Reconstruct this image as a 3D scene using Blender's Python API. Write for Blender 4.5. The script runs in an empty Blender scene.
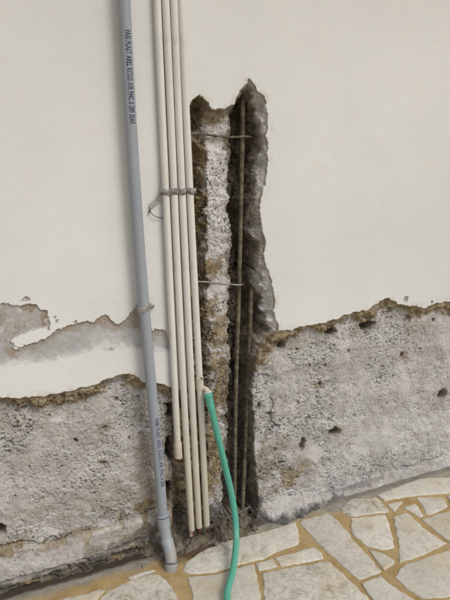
import bpy, bmesh, math, random
import numpy as np
from mathutils import Vector, Matrix

# ------------------------------------------------------------------ camera, sky, sun, exposure
scene = bpy.context.scene
COL = scene.collection
R = math.radians
PITCH, YAW, ROLL = (15.0, 22.2, -1.64)
cam_data = bpy.data.cameras.new('camera')
cam = bpy.data.objects.new('camera', cam_data)
COL.objects.link(cam)
cam_data.sensor_fit = 'VERTICAL'
cam_data.sensor_height = 36.0
cam_data.sensor_width = 27.0
cam_data.lens = 36.0
cam_data.clip_start = 0.02
cam_data.clip_end = 300.0
cam.matrix_world = (Matrix.Translation((-0.5229, -1.3297, 1.0431)) @ Matrix.Rotation(R(-YAW), 4, 'Z')
                    @ Matrix.Rotation(R(90 - PITCH), 4, 'X') @ Matrix.Rotation(R(ROLL), 4, 'Z'))
scene.camera = cam

SUN_EL, SUN_AZ = 50.0, 30.0          # degrees; azimuth measured from the wall's normal towards the right (+x)
world = bpy.data.worlds.new('World')
scene.world = world
world.use_nodes = True
wn = world.node_tree
wn.nodes.clear()
sky = wn.nodes.new('ShaderNodeTexSky')
sky.sky_type = 'NISHITA'
sky.sun_disc = False
sky.sun_elevation = R(SUN_EL)
sky.sun_rotation = R(180.0 - SUN_AZ)
sky.air_density = 1.0
sky.dust_density = 4.0
sky.ozone_density = 1.0
hsv = wn.nodes.new('ShaderNodeHueSaturation')       # overcast: the blue is mostly gone
hsv.inputs['Saturation'].default_value = 0.62
bg = wn.nodes.new('ShaderNodeBackground')
bg.inputs['Strength'].default_value = 0.13
wo = wn.nodes.new('ShaderNodeOutputWorld')
wn.links.new(sky.outputs[0], hsv.inputs['Color'])
wn.links.new(hsv.outputs[0], bg.inputs['Color'])
wn.links.new(bg.outputs[0], wo.inputs[0])

sun_data = bpy.data.lights.new('sun', 'SUN')
sun_data.energy = 1.15
sun_data.angle = R(20.0)
sun_data.color = (1.0, 0.985, 0.955)
sun = bpy.data.objects.new('sun', sun_data)
COL.objects.link(sun)
sdir = Vector((math.cos(R(SUN_EL)) * math.sin(R(SUN_AZ)), -math.cos(R(SUN_EL)) * math.cos(R(SUN_AZ)), math.sin(R(SUN_EL))))
sun.rotation_euler = (-sdir).to_track_quat('-Z', 'Y').to_euler()
sun.location = sdir * 6

vs = scene.view_settings
vs.view_transform = 'Standard'
vs.look = 'None'
vs.gamma = 1.0
vs.use_curve_mapping = False
vs.exposure = -0.10
scene.cycles.max_bounces = 8
scene.cycles.diffuse_bounces = 5

rng = random.Random(7)
nrs = np.random.RandomState(11)

# ------------------------------------------------------------------ helpers
def link(name, me, mat=None, parent=None, smooth=True):
    o = bpy.data.objects.new(name, me)
    COL.objects.link(o)
    if mat: me.materials.append(mat)
    if parent is not None: o.parent = parent
    if smooth:
        me.polygons.foreach_set('use_smooth', [True] * len(me.polygons))
    return o

def empty(name, loc=(0, 0, 0)):
    o = bpy.data.objects.new(name, None)
    o.empty_display_size = 0.05
    o.location = loc
    COL.objects.link(o)
    return o

def tag(o, label=None, cat=None, group=None, kind=None):
    if label: o['label'] = label
    if cat: o['category'] = cat
    if group: o['group'] = group
    if kind: o['kind'] = kind
    return o

def mesh(name, verts, faces):
    me = bpy.data.meshes.new(name)
    me.from_pydata([tuple(v) for v in verts], [], faces)
    me.update()
    return me

def spline(pts, step):
    """Catmull-Rom through pts, resampled about every `step` metres."""
    P = [Vector(p) for p in pts]
    if len(P) == 2:
        n = max(1, int((P[1] - P[0]).length / step))
        return [P[0].lerp(P[1], i / n) for i in range(n + 1)]
    Q = [P[0] * 2 - P[1]] + P + [P[-1] * 2 - P[-2]]
    out = []
    for i in range(1, len(Q) - 2):
        a, b, c, d = Q[i - 1], Q[i], Q[i + 1], Q[i + 2]
        n = max(2, int((c - b).length / step))
        for k in range(n):
            t = k / n
            out.append(0.5 * ((2 * b) + (c - a) * t + (2 * a - 5 * b + 4 * c - d) * t * t + (3 * b - a - 3 * c + d) * t ** 3))
    out.append(P[-1])
    return out

def frames(path):
    T = []
    for i in range(len(path)):
        a, b = path[max(0, i - 1)], path[min(len(path) - 1, i + 1)]
        T.append((b - a).normalized())
    u = Vector((1, 0, 0))
    if abs(T[0].dot(u)) > 0.9: u = Vector((0, 1, 0))
    u = (u - T[0] * T[0].dot(u)).normalized()
    out = []
    for t in T:
        u = (u - t * t.dot(u)).normalized()
        out.append((t, u, t.cross(u)))
    return out

def tube_geo(path, radius, n=20, hollow=0.0, rfun=None):
    """verts, faces of a tube along path; radius number or list; hollow = wall thickness seen at the open end."""
    V, F = [], []
    fr = frames(path)
    L = len(path)
    for i, p in enumerate(path):
        r = radius[i] if isinstance(radius, (list, tuple)) else radius
        t, u, v = fr[i]
        for k in range(n):
            a = 2 * math.pi * k / n
            rr = r * (rfun(i, a) if rfun else 1.0)
            V.append(p + (u * math.cos(a) + v * math.sin(a)) * rr)
    for i in range(L - 1):
        for k in range(n):
            k2 = (k + 1) % n
            F.append((i * n + k, i * n + k2, (i + 1) * n + k2, (i + 1) * n + k))
    def cap(i, sgn):
        t, u, v = fr[i]
        base = i * n
        r = radius[i] if isinstance(radius, (list, tuple)) else radius
        ring = [base + k for k in range(n)]
        if hollow:
            for off, rr in ((0.0, r - hollow), (-0.012, r - hollow)):
                s = len(V)
                for k in range(n):
                    a = 2 * math.pi * k / n
                    V.append(path[i] + t * (sgn * off) + (u * math.cos(a) + v * math.sin(a)) * rr)
                new = [s + k for k in range(n)]
                for k in range(n):
                    q = (ring[k], ring[(k + 1) % n], new[(k + 1) % n], new[k])
                    F.append(q if sgn > 0 else q[::-1])
                ring = new
        F.append(tuple(ring) if sgn > 0 else tuple(reversed(ring)))
    cap(0, -1); cap(L - 1, 1)
    return V, F

def tube(name, pts, radius, mat, parent=None, step=0.01, n=20, hollow=0.0, rfun=None, raw=False):
    path = [Vector(p) for p in pts] if raw else spline(pts, step)
    V, F = tube_geo(path, radius, n, hollow, rfun)
    o = link(name, mesh(name, V, F), mat, parent)
    return o

def sharpen(o, deg=40):
    me = o.data
    bm = bmesh.new(); bm.from_mesh(me)
    for e in bm.edges:
        if len(e.link_faces) == 2 and e.calc_face_angle(0) > R(deg): e.smooth = False
    bm.to_mesh(me); bm.free()

def ribbon(name, pts, w, thick, mat, parent):
    path = spline(pts, 0.003); V, F = [], []
    for i, p in enumerate(path):
        a, b = path[max(i - 1, 0)], path[min(i + 1, len(path) - 1)]
        t = (b - a).normalized(); s = t.cross(Vector((0, -1, 0))).normalized(); nn = s.cross(t)
        ww = w * (1 + 0.15 * math.sin(i * 2.3))
        for sx, sn in ((-1, 0), (1, 0), (1, 1), (-1, 1)): V.append(p + s * sx * ww / 2 + nn * sn * thick)
    n = len(path)
    for i in range(n - 1):
        for k in range(4): F.append((i * 4 + k, i * 4 + (k + 1) % 4, i * 4 + 4 + (k + 1) % 4, i * 4 + 4 + k))
    F += [(3, 2, 1, 0), tuple((n - 1) * 4 + k for k in range(4))]
    o = link(name, mesh(name, V, F), mat, parent); sharpen(o, 40); return o

# ------------------------------------------------------------------ numpy noise
def _hash(ix, iz, seed):
    h = (ix.astype(np.int64) * 374761393 + iz.astype(np.int64) * 668265263 + seed * 1442695041) & 0xffffffff
    h = ((h ^ (h >> 13)) * 1274126177) & 0xffffffff
    h = h ^ (h >> 16)
    return h
def gnoise(x, z, freq, seed):
    X, Z = x * freq + seed * 17.31, z * freq + seed * 5.77
    ix, iz = np.floor(X), np.floor(Z)
    fx, fz = X - ix, Z - iz
    ux, uz = fx * fx * fx * (fx * (fx * 6 - 15) + 10), fz * fz * fz * (fz * (fz * 6 - 15) + 10)
    def g(ox, oz):
        a = (_hash(ix + ox, iz + oz, seed) & 0xffff) * (2 * math.pi / 65536.0)
        return np.cos(a) * (fx - ox) + np.sin(a) * (fz - oz)
    n0 = g(0, 0) * (1 - ux) + g(1, 0) * ux
    n1 = g(0, 1) * (1 - ux) + g(1, 1) * ux
    return (n0 * (1 - uz) + n1 * uz) * 1.5
def fbm(x, z, freq, seed, oct=4, gain=0.5):
    s, a = np.zeros_like(x), 1.0
    for o in range(oct):
        s += a * gnoise(x, z, freq * 2.03 ** o, seed + o * 13)
        a *= gain
    return s
def cells(x, z, freq, seed):
    """F1 distance and a random value of the nearest cell."""
    X, Z = x * freq, z * freq
    ix, iz = np.floor(X), np.floor(Z)
    best = np.full_like(x, 9.0); val = np.zeros_like(x)
    for ox in (-1, 0, 1):
        for oz in (-1, 0, 1):
            h = _hash(ix + ox, iz + oz, seed)
            px = ix + ox + (h & 0xff) / 255.0
            pz = iz + oz + ((h >> 8) & 0xff) / 255.0
            d = np.hypot(X - px, Z - pz)
            m = d < best
            best = np.where(m, d, best); val = np.where(m, ((h >> 16) & 0xff) / 255.0, val)
    return best, val
def sstep(a, b, x):
    t = np.clip((x - a) / (b - a), 0, 1)
    return t * t * (3 - 2 * t)
def sdf(x, z, poly):
    """signed distance to a closed polygon, positive inside."""
    d2 = np.full_like(x, 1e9); inside = np.zeros(x.shape, bool)
    n = len(poly)
    for i in range(n):
        ax, az = poly[i]; bx, bz = poly[(i + 1) % n]
        ex, ez = bx - ax, bz - az
        wx, wz = x - ax, z - az
        t = np.clip((wx * ex + wz * ez) / (ex * ex + ez * ez + 1e-12), 0, 1)
        d2 = np.minimum(d2, (wx - ex * t) ** 2 + (wz - ez * t) ** 2)
        c = (az > z) != (bz > z)
        if az != bz:
            inside ^= c & (x < (bx - ax) * (z - az) / (bz - az) + ax)
    d = np.sqrt(d2)
    return np.where(inside, d, -d)
def linedist(x, z, pts):
    d2 = np.full_like(x, 1e9)
    for (ax, az), (bx, bz) in zip(pts[:-1], pts[1:]):
        ex, ez = bx - ax, bz - az
        t = np.clip(((x - ax) * ex + (z - az) * ez) / (ex * ex + ez * ez + 1e-12), 0, 1)
        d2 = np.minimum(d2, (x - ax - ex * t) ** 2 + (z - az - ez * t) ** 2)
    return np.sqrt(d2)

# ------------------------------------------------------------------ materials
class NT:
    def __init__(s, name, rough=0.85):
        s.m = bpy.data.materials.new(name); s.m.use_nodes = True
        s.t = s.m.node_tree; s.b = s.t.nodes['Principled BSDF']
        s.b.inputs['Roughness'].default_value = rough
        s.b.inputs['Specular IOR Level'].default_value = 0.25
        s.co = s.n('ShaderNodeTexCoord').outputs['Object']
    def n(s, k): return s.t.nodes.new(k)
    def l(s, a, b): s.t.links.new(a, b)
    def mapped(s, scale):
        mp = s.n('ShaderNodeMapping'); mp.inputs['Scale'].default_value = scale
        s.l(s.co, mp.inputs['Vector']); return mp.outputs[0]
    def noise(s, scale, detail=4, rough=0.55, vec=None, dist=0.0):
        q = s.n('ShaderNodeTexNoise'); q.inputs['Scale'].default_value = scale
        q.inputs['Detail'].default_value = detail; q.inputs['Roughness'].default_value = rough
        q.inputs['Distortion'].default_value = dist
        s.l(vec if vec is not None else s.co, q.inputs['Vector']); return q.outputs['Fac']
    def voro(s, scale, vec=None, feature='F1', out='Distance'):
        q = s.n('ShaderNodeTexVoronoi'); q.feature = feature; q.inputs['Scale'].default_value = scale
        s.l(vec if vec is not None else s.co, q.inputs['Vector']); return q.outputs[out]
    def ramp(s, fac, a, b, lo=0.0, hi=1.0):
        q = s.n('ShaderNodeMapRange'); q.interpolation_type = 'SMOOTHSTEP'
        q.inputs['From Min'].default_value = a; q.inputs['From Max'].default_value = b
        q.inputs['To Min'].default_value = lo; q.inputs['To Max'].default_value = hi
        s.l(fac, q.inputs['Value']); return q.outputs[0]
    def math(s, op, a, b=None):
        q = s.n('ShaderNodeMath'); q.operation = op
        for i, v in enumerate((a, b)):
            if v is None: continue
            if isinstance(v, (int, float)): q.inputs[i].default_value = v
            else: s.l(v, q.inputs[i])
        return q.outputs[0]
    def mix(s, fac, a, b, mode='MIX'):
        q = s.n('ShaderNodeMix'); q.data_type = 'RGBA'; q.blend_type = mode
        for sock, v in ((q.inputs[0], fac), (q.inputs[6], a), (q.inputs[7], b)):
            if isinstance(v, (int, float)): sock.default_value = v
            elif isinstance(v, tuple): sock.default_value = (*v, 1.0)
            else: s.l(v, sock)
        return q.outputs[2]
    def attr(s, name):
        q = s.n('ShaderNodeAttribute'); q.attribute_name = name
        sp = s.n('ShaderNodeSeparateColor'); s.l(q.outputs['Color'], sp.inputs[0])
        return sp.outputs[0], sp.outputs[1], sp.outputs[2]
    def rnd(s):
        return s.n('ShaderNodeObjectInfo').outputs['Random']
    def color(s, c): s.l(c, s.b.inputs['Base Color']) if not isinstance(c, tuple) else setattr(s.b.inputs['Base Color'], 'default_value', (*c, 1.0))
    def bump(s, h, dist, strength=1.0, prev=None):
        q = s.n('ShaderNodeBump'); q.inputs['Distance'].default_value = dist; q.inputs['Strength'].default_value = strength
        s.l(h, q.inputs['Height'])
        if prev is not None: s.l(prev, q.inputs['Normal'])
        s.l(q.outputs[0], s.b.inputs['Normal']); return q.outputs[0]

def mat_plaster():
    s = NT('cream_wall_paint', 0.8)
    c = s.mix(s.ramp(s.noise(2.2, 4, 0.6), 0.35, 0.7), (0.675, 0.682, 0.662), (0.73, 0.737, 0.718))
    c = s.mix(s.ramp(s.noise(9, 5, 0.65), 0.52, 0.75, 0, 0.35), c, (0.665, 0.65, 0.605))
    # faint brush-outs and drips, scuffs and specks
    c = s.mix(s.ramp(s.noise(5, 6, 0.7, s.mapped((1.0, 1.0, 0.16))), 0.55, 0.8, 0, 0.25), c, (0.64, 0.62, 0.57))
    c = s.mix(s.ramp(s.voro(23), 0.02, 0.045, 0.5, 0), c, (0.45, 0.41, 0.36))
    c = s.mix(s.ramp(s.noise(160, 2, 0.5), 0.72, 0.80, 0, 0.35), c, (0.5, 0.46, 0.40))
    # old rain stains, a few rusty blots
    c = s.mix(s.ramp(s.noise(1.3, 6, 0.7, s.mapped((1.6, 1.0, 0.35))), 0.54, 0.74, 0, 0.30), c, (0.60, 0.585, 0.54))
    c = s.mix(s.ramp(s.noise(3.1, 5, 0.7, dist=0.4), 0.66, 0.80, 0, 0.35), c, (0.62, 0.545, 0.47))
    br, dk, pl = s.attr('tint')
    c = s.mix(s.math('MULTIPLY', br, 0.9), c, (0.36, 0.29, 0.19))
    c = s.mix(dk, c, (0.50, 0.49, 0.47))
    s.color(c)
    h = s.math('ADD', s.noise(3.0, 2), s.math('MULTIPLY', s.noise(26, 5, 0.6, s.mapped((1, 1, 1.6))), 0.10))
    h = s.math('ADD', h, s.math('MULTIPLY', s.noise(260, 3, 0.6), 0.012))
    s.bump(h, 0.009)
    return s.m

def mat_render():
    s = NT('grey_cement_render', 0.92)
    br, dk, pl = s.attr('tint')
    c = s.mix(s.ramp(s.noise(14, 5, 0.65), 0.35, 0.68), (0.42, 0.42, 0.415), (0.54, 0.54, 0.53))
    c = s.mix(s.ramp(s.noise(90, 4, 0.7), 0.52, 0.72, 0, 0.4), c, (0.33, 0.315, 0.29))
    c = s.mix(s.math('MULTIPLY', br, s.ramp(s.noise(45, 5, 0.7), 0.25, 0.6, 0.35, 1.0)), c, (0.315, 0.255, 0.19))
    c = s.mix(pl, c, (0.70, 0.70, 0.675))
    s.color(c)
    h = s.math('ADD', s.noise(120, 5, 0.7), s.math('MULTIPLY', s.noise(420, 3, 0.7), 0.4))
    s.bump(h, 0.0025)
    return s.m

def mat_concrete():
    s = NT('rough_concrete', 0.95)
    br, dk, pl = s.attr('tint')
    c = s.mix(s.ramp(s.noise(11, 6, 0.7), 0.36, 0.66), (0.385, 0.373, 0.36), (0.53, 0.518, 0.505))
    c = s.mix(s.ramp(s.noise(70, 5, 0.75), 0.44, 0.70, 0, 0.7), c, (0.60, 0.588, 0.57))
    c = s.mix(s.ramp(s.noise(55, 6, 0.8, dist=0.6), 0.57, 0.70, 0, 0.6), c, (0.34, 0.29, 0.215))
    c = s.mix(s.ramp(s.noise(17, 7, 0.75, dist=0.3), 0.52, 0.70, 0, 0.5), c, (0.45, 0.395, 0.31))
    # embedded sand grains
    g = s.voro(300, out='Color')
    sp = s.n('ShaderNodeSeparateColor'); s.l(g, sp.inputs[0])
    c = s.mix(s.ramp(sp.outputs[0], 0.86, 0.94, 0, 0.5), c, (0.20, 0.185, 0.165))
    c = s.mix(s.ramp(sp.outputs[1], 0.92, 0.98, 0, 0.45), c, (0.38, 0.27, 0.13))
    c = s.mix(s.math('MULTIPLY', pl, 0.8), c, (0.66, 0.65, 0.635))
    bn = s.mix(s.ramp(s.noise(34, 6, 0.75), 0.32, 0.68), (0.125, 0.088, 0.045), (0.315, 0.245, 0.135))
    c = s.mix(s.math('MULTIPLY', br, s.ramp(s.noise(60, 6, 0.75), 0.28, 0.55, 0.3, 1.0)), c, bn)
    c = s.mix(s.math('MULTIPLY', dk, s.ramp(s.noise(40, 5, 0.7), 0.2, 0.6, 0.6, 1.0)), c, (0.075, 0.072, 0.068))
    s.color(c)
    h = s.math('ADD', s.noise(150, 6, 0.75), s.math('MULTIPLY', s.voro(330), 0.4))
    s.bump(h, 0.0015)
    return s.m

def mat_plastic(name, col, dirt, rough=0.42, dirty=0.3, low=None, dusty=(0.55, 0.52, 0.46)):
    s = NT(name, rough)
    s.b.inputs['Specular IOR Level'].default_value = 0.4
    c = s.mix(s.ramp(s.noise(7, 4, 0.6), 0.3, 0.7), col, tuple(v * 0.93 for v in col))
    c = s.mix(s.ramp(s.noise(36, 6, 0.75, s.mapped((1, 1, 0.35))), 0.52, 0.72, 0, dirty), c, dirt)
    c = s.mix(s.ramp(s.noise(210, 3, 0.6), 0.64, 0.74, 0, dirty), c, dirt)
    if low:                                     # splashed grime on the lower length: position, colour, reach
        z = s.n('ShaderNodeSeparateXYZ'); s.l(s.n('ShaderNodeNewGeometry').outputs['Position'], z.inputs[0])
        k = s.math('ADD', z.outputs[2], s.math('MULTIPLY', s.math('SUBTRACT', s.noise(16, 5, 0.7), 0.5), 0.35))
        c = s.mix(s.ramp(k, 0.02, low[0], low[2], 0), c, low[1])
    c = s.mix(s.math('MULTIPLY', s.ramp(s.noise(75, 3, 0.6), 0.66, 0.71, 0, dirty * 1.3), s.ramp(s.noise(9, 3), 0.45, 0.6)), c, dusty)       # dried splashes
    c = s.mix(s.math('MULTIPLY', s.ramp(s.noise(11, 3), 0.55, 0.62), s.ramp(s.noise(130, 5, 0.8, s.mapped((1, 1, 0.12))), 0.5, 0.66, 0, dirty)), c, dirt)   # scuffs
    s.color(c)
    s.l(s.ramp(s.noise(50, 4), 0.3, 0.7, rough - 0.1, rough + 0.15), s.b.inputs['Roughness'])
    s.bump(s.math('ADD', s.noise(18, 3), s.math('MULTIPLY', s.noise(300, 2), 0.05)), 0.0012)
    return s.m

def mat_metal(name, a, b, rough=0.6, metallic=0.0, scale=60):
    s = NT(name, rough)
    s.b.inputs['Metallic'].default_value = metallic
    c = s.mix(s.ramp(s.noise(scale, 6, 0.7), 0.38, 0.64), a, b)
    s.color(c)
    s.bump(s.noise(scale * 3, 5, 0.7), 0.0012)
    return s.m

def mat_simple(name, a, b, scale=40, rough=0.9, bump=0.002):
    s = NT(name, rough)
    s.color(s.mix(s.ramp(s.noise(scale, 5, 0.7), 0.35, 0.65), a, b))
    s.bump(s.noise(scale * 2.5, 5, 0.7), bump)
    return s.m

def mat_grout():
    s = NT('ochre_grout', 0.9)
    c = s.mix(s.ramp(s.noise(14, 5, 0.7), 0.3, 0.7), (0.47, 0.325, 0.14), (0.63, 0.47, 0.25))
    c = s.mix(s.ramp(s.noise(60, 6, 0.75), 0.52, 0.7, 0, 0.5), c, (0.30, 0.21, 0.11))
    # cement slurry left along the foot of the wall
    xyz = s.n('ShaderNodeSeparateXYZ'); s.l(s.co, xyz.inputs[0])
    k = s.math('ADD', xyz.outputs[1], s.math('MULTIPLY', s.math('SUBTRACT', s.noise(9, 5, 0.65), 0.5), 0.10))
    ce = s.mix(s.ramp(s.noise(30, 6, 0.75), 0.32, 0.68), (0.30, 0.275, 0.225), (0.50, 0.47, 0.40))
    c = s.mix(s.ramp(k, -0.055, -0.025), c, ce)
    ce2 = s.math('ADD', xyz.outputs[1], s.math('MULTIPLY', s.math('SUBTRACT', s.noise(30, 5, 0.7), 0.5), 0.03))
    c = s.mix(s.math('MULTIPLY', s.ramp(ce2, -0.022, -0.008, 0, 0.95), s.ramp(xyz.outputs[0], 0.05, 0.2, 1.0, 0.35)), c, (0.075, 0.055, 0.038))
    # rust washed out of the cut pipe ends
    dv = s.n('ShaderNodeVectorMath'); dv.operation = 'DISTANCE'
    mp = s.mapped((0.55, 1.5, 1.0)); s.l(mp, dv.inputs[0]); dv.inputs[1].default_value = (-0.075 * 0.55, -0.025 * 1.5, 0)
    k2 = s.math('ADD', dv.outputs['Value'], s.math('MULTIPLY', s.math('SUBTRACT', s.noise(22, 6, 0.7), 0.5), 0.09))
    c = s.mix(s.ramp(k2, 0.045, 0.085, 0.9, 0.0), c, (0.105, 0.068, 0.042))
    s.color(c)
    s.bump(s.math('ADD', s.noise(110, 8, 0.8), s.noise(20, 4)), 0.006)
    return s.m

def mat_stone():
    s = NT('cream_marble', 0.55)
    s.b.inputs['Specular IOR Level'].default_value = 0.3
    r = s.rnd()
    # every stone has its own grain direction and tone
    vr = s.n('ShaderNodeVectorRotate'); vr.rotation_type = 'Z_AXIS'
    s.l(s.co, vr.inputs['Vector']); s.l(s.math('MULTIPLY', r, 40.0), vr.inputs['Angle'])
    mp = s.n('ShaderNodeMapping'); mp.inputs['Scale'].default_value = (0.25, 1.0, 1.0); s.l(vr.outputs[0], mp.inputs['Vector'])
    c = s.mix(s.math('FRACT', s.math('MULTIPLY', r, 7.31)), (0.56, 0.535, 0.465), (0.70, 0.68, 0.605))
    c = s.mix(s.ramp(s.noise(26, 6, 0.7, mp.outputs[0], 0.5), 0.46, 0.72, 0, 0.5), c, (0.50, 0.465, 0.39))
    c = s.mix(s.ramp(s.noise(9, 5, 0.6, vr.outputs[0]), 0.48, 0.72, 0, 0.6), c, (0.60, 0.48, 0.30))
    c = s.mix(s.ramp(s.noise(120, 5, 0.75, vr.outputs[0]), 0.55, 0.72, 0, 0.5), c, (0.27, 0.245, 0.20))
    # trodden-in dirt, stronger on some stones
    k = s.math('MULTIPLY', s.ramp(s.noise(26, 12, 0.88, vr.outputs[0], 0.5), 0.48, 0.64), s.ramp(s.math('FRACT', s.math('MULTIPLY', r, 3.77)), 0.45, 1.0, 0.10, 0.6))
    c = s.mix(k, c, (0.235, 0.215, 0.175))
    br, dk, pl = s.attr('tint')
    c = s.mix(s.math('MULTIPLY', dk, s.ramp(s.noise(42, 12, 0.88, dist=0.5), 0.47, 0.60, 0.0, 1.0)), c, (0.21, 0.185, 0.145))
    s.color(c)
    s.bump(s.math('ADD', s.noise(70, 6, 0.7), s.math('MULTIPLY', s.noise(18, 3), 1.2)), 0.0022)
    return s.m

M_PLASTER, M_RENDER, M_CONC = mat_plaster(), mat_render(), mat_concrete()
M_GROUT, M_STONE = mat_grout(), mat_stone()
M_GREY = mat_plastic('grey_plastic_pipe', (0.315, 0.345, 0.385), (0.46, 0.45, 0.43), 0.4, 0.35, (0.16, (0.30, 0.28, 0.24), 0.45))
M_GREYF = mat_plastic('grey_pipe_fitting', (0.325, 0.355, 0.385), (0.36, 0.34, 0.30), 0.5, 0.4, (0.05, (0.33, 0.29, 0.22), 0.5))
M_SEAM = mat_simple('grey_rubber_ring', (0.12, 0.135, 0.145), (0.18, 0.19, 0.2), 60, 0.7, 0.0005)
M_CREAM = mat_plastic('cream_plastic_pipe', (0.70, 0.69, 0.64), (0.38, 0.33, 0.25), 0.45, 0.42, (0.66, (0.46, 0.39, 0.275), 0.68))
M_CREAM_F = mat_plastic('cream_pipe_coupling', (0.62, 0.57, 0.475), (0.33, 0.27, 0.19), 0.5, 0.5, (0.62, (0.46, 0.385, 0.28), 0.6))
M_HOSE = mat_plastic('green_hose_rubber', (0.095, 0.385, 0.285), (0.22, 0.40, 0.33), 0.32, 0.55)
def mat_ink(name, col, wear):
    s = NT(name, 0.6)
    s.color(s.mix(s.ramp(s.noise(420, 3, 0.7), 0.46, 0.62, 0, wear), col, (0.31, 0.34, 0.38)))
    return s.m
M_INK, M_INK2 = mat_ink('blue_black_print', (0.02, 0.024, 0.075), 0.65), mat_ink('faded_blue_print', (0.025, 0.032, 0.085), 0.6)
M_STEEL = mat_metal('galvanised_steel', (0.44, 0.44, 0.43), (0.29, 0.28, 0.265), 0.45, 0.5, 90)
M_RUST = mat_metal('rusty_steel', (0.17, 0.125, 0.085), (0.255, 0.215, 0.165), 0.85, 0.0, 70)
M_REBAR = mat_metal('weathered_rebar', (0.085, 0.070, 0.045), (0.20, 0.178, 0.128), 0.8, 0.0, 45)
M_FLAKE = mat_metal('rust_scale', (0.16, 0.062, 0.03), (0.075, 0.035, 0.02), 0.9, 0.0, 50)
M_WIRE = mat_metal('dark_wire', (0.07, 0.065, 0.06), (0.14, 0.125, 0.105), 0.6, 0.0, 60)
M_CRUMB = mat_simple('mortar_crumb', (0.20, 0.155, 0.11), (0.38, 0.34, 0.28), 60, 0.95, 0.003)

# ------------------------------------------------------------------ the wall (relief computed on a grid, x along the wall, z up, +y into it)
BARE = [(-1.0553, 0.5237), (-0.7542, 0.5359), (-0.6445, 0.5136), (-0.5244, 0.506), (-0.5044, 0.4972), 
    (-0.4728, 0.4933), (-0.4296, 0.4896), (-0.3961, 0.4905), (-0.3621, 0.4913), (-0.3272, 0.4947), 
    (-0.2913, 0.5031), (-0.2623, 0.5079), (-0.2428, 0.512), (-0.2241, 0.5009), (-0.2077, 0.4875), 
    (-0.1933, 0.4797), (-0.1712, 0.4703), (-0.146, 0.4655), (-0.1287, 0.4516), (-0.0827, 0.4265), (-0.016, 0.3967), 
    (0.0838, 0.4334), (0.1198, 0.5243), (0.1491, 0.5499), (0.1725, 0.5546), (0.2022, 0.5529), (0.2322, 0.5568), 
    (0.2873, 0.5571), (0.3405, 0.5607), (0.3882, 0.5739), (0.4405, 0.5754), (0.48, 0.5875), (0.4997, 0.5994), 
    (0.5166, 0.6001), (0.5487, 0.5784), (0.5915, 0.5669), (0.6461, 0.5536), (0.6892, 0.563), (0.7379, 0.5597), 
    (0.8342, 0.5565), (1.0174, 0.5525), (1.3779, 0.5528), (1.9045, 0.56), (2.2806, 0.5372), (3.8589, -4.1033), 
    (-1.3331, -0.8345)]
CHASE = [(-0.0559, 1.1211), (-0.0489, 1.119), (-0.0411, 1.1338), (-0.0289, 1.1423), (-0.0196, 1.1359), (-0.008, 1.1231), 
    (-0.0013, 1.1079), (0.0159, 1.1099), (0.0358, 1.112), (0.0535, 1.1206), (0.0585, 1.1206), (0.0664, 1.1359), 
    (0.0795, 1.1555), (0.0951, 1.1752), (0.1076, 1.1622), (0.1176, 1.1469), (0.1329, 1.1336), (0.1405, 1.1112), 
    (0.1429, 1.0841), (0.1399, 1.0499), (0.1422, 1.0151), (0.139, 0.9683), (0.1332, 0.9329), (0.1248, 0.9094), 
    (0.1164, 0.8857), (0.1215, 0.861), (0.1237, 0.8239), (0.1344, 0.7905), (0.1285, 0.7608), (0.1392, 0.7213), 
    (0.1502, 0.681), (0.1585, 0.6457), (0.1554, 0.6141), (0.161, 0.5809), (0.1696, 0.5578), (0.149, 0.539), 
    (0.1256, 0.5234), (0.1106, 0.4845), (0.1036, 0.4014), (0.1056, 0.3434), (0.1103, 0.254), (0.1151, 0.1617), 
    (0.117, 0.0674), (0.1247, -0.0812), (-0.1644, -0.1149), (-0.1483, 0.0819), (-0.135, 0.2826), (-0.1253, 0.4187), 
    (-0.0819, 0.4426), (-0.0716, 0.67), (-0.0657, 0.9093)]
BAND = [(-0.7347, 0.6613), (-0.6222, 0.6762), (-0.5395, 0.7171), (-0.4994, 0.7184), (-0.484, 0.7119), 
    (-0.4599, 0.7065), (-0.439, 0.7082), (-0.4268, 0.7044), (-0.4194, 0.6943), (-0.407, 0.6903), (-0.4025, 0.6713), 
    (-0.3999, 0.6546), (-0.4055, 0.6415), (-0.4196, 0.6506), (-0.4411, 0.6491), (-0.4625, 0.6454), 
    (-0.4802, 0.6366), (-0.4896, 0.6266), (-0.4702, 0.6142), (-0.4575, 0.6145), (-0.4422, 0.6191), 
    (-0.4161, 0.622), (-0.4043, 0.6319), (-0.3858, 0.6432), (-0.3678, 0.6476), (-0.3477, 0.6494), 
    (-0.3251, 0.6509), (-0.3025, 0.65), (-0.2903, 0.6602), (-0.2785, 0.6634), (-0.268, 0.6499), (-0.2574, 0.6363), 
    (-0.2456, 0.637), (-0.231, 0.6422), (-0.2179, 0.6598), (-0.2051, 0.6727), (-0.1935, 0.6663), (-0.1786, 0.6347), 
    (-0.1705, 0.6062), (-0.1604, 0.6097), (-0.1458, 0.605), (-0.1338, 0.5956), (-0.1279, 0.564), (-0.1263, 0.5457), 
    (-0.1786, 0.5544), (-0.2027, 0.5634), (-0.2383, 0.5742), (-0.2731, 0.5848), (-0.2965, 0.5837), 
    (-0.3201, 0.5778), (-0.3546, 0.5738), (-0.3885, 0.5698), (-0.4216, 0.5683), (-0.4745, 0.5751), 
    (-0.516, 0.5777), (-0.6365, 0.5717), (-0.7482, 0.5747)]
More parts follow.
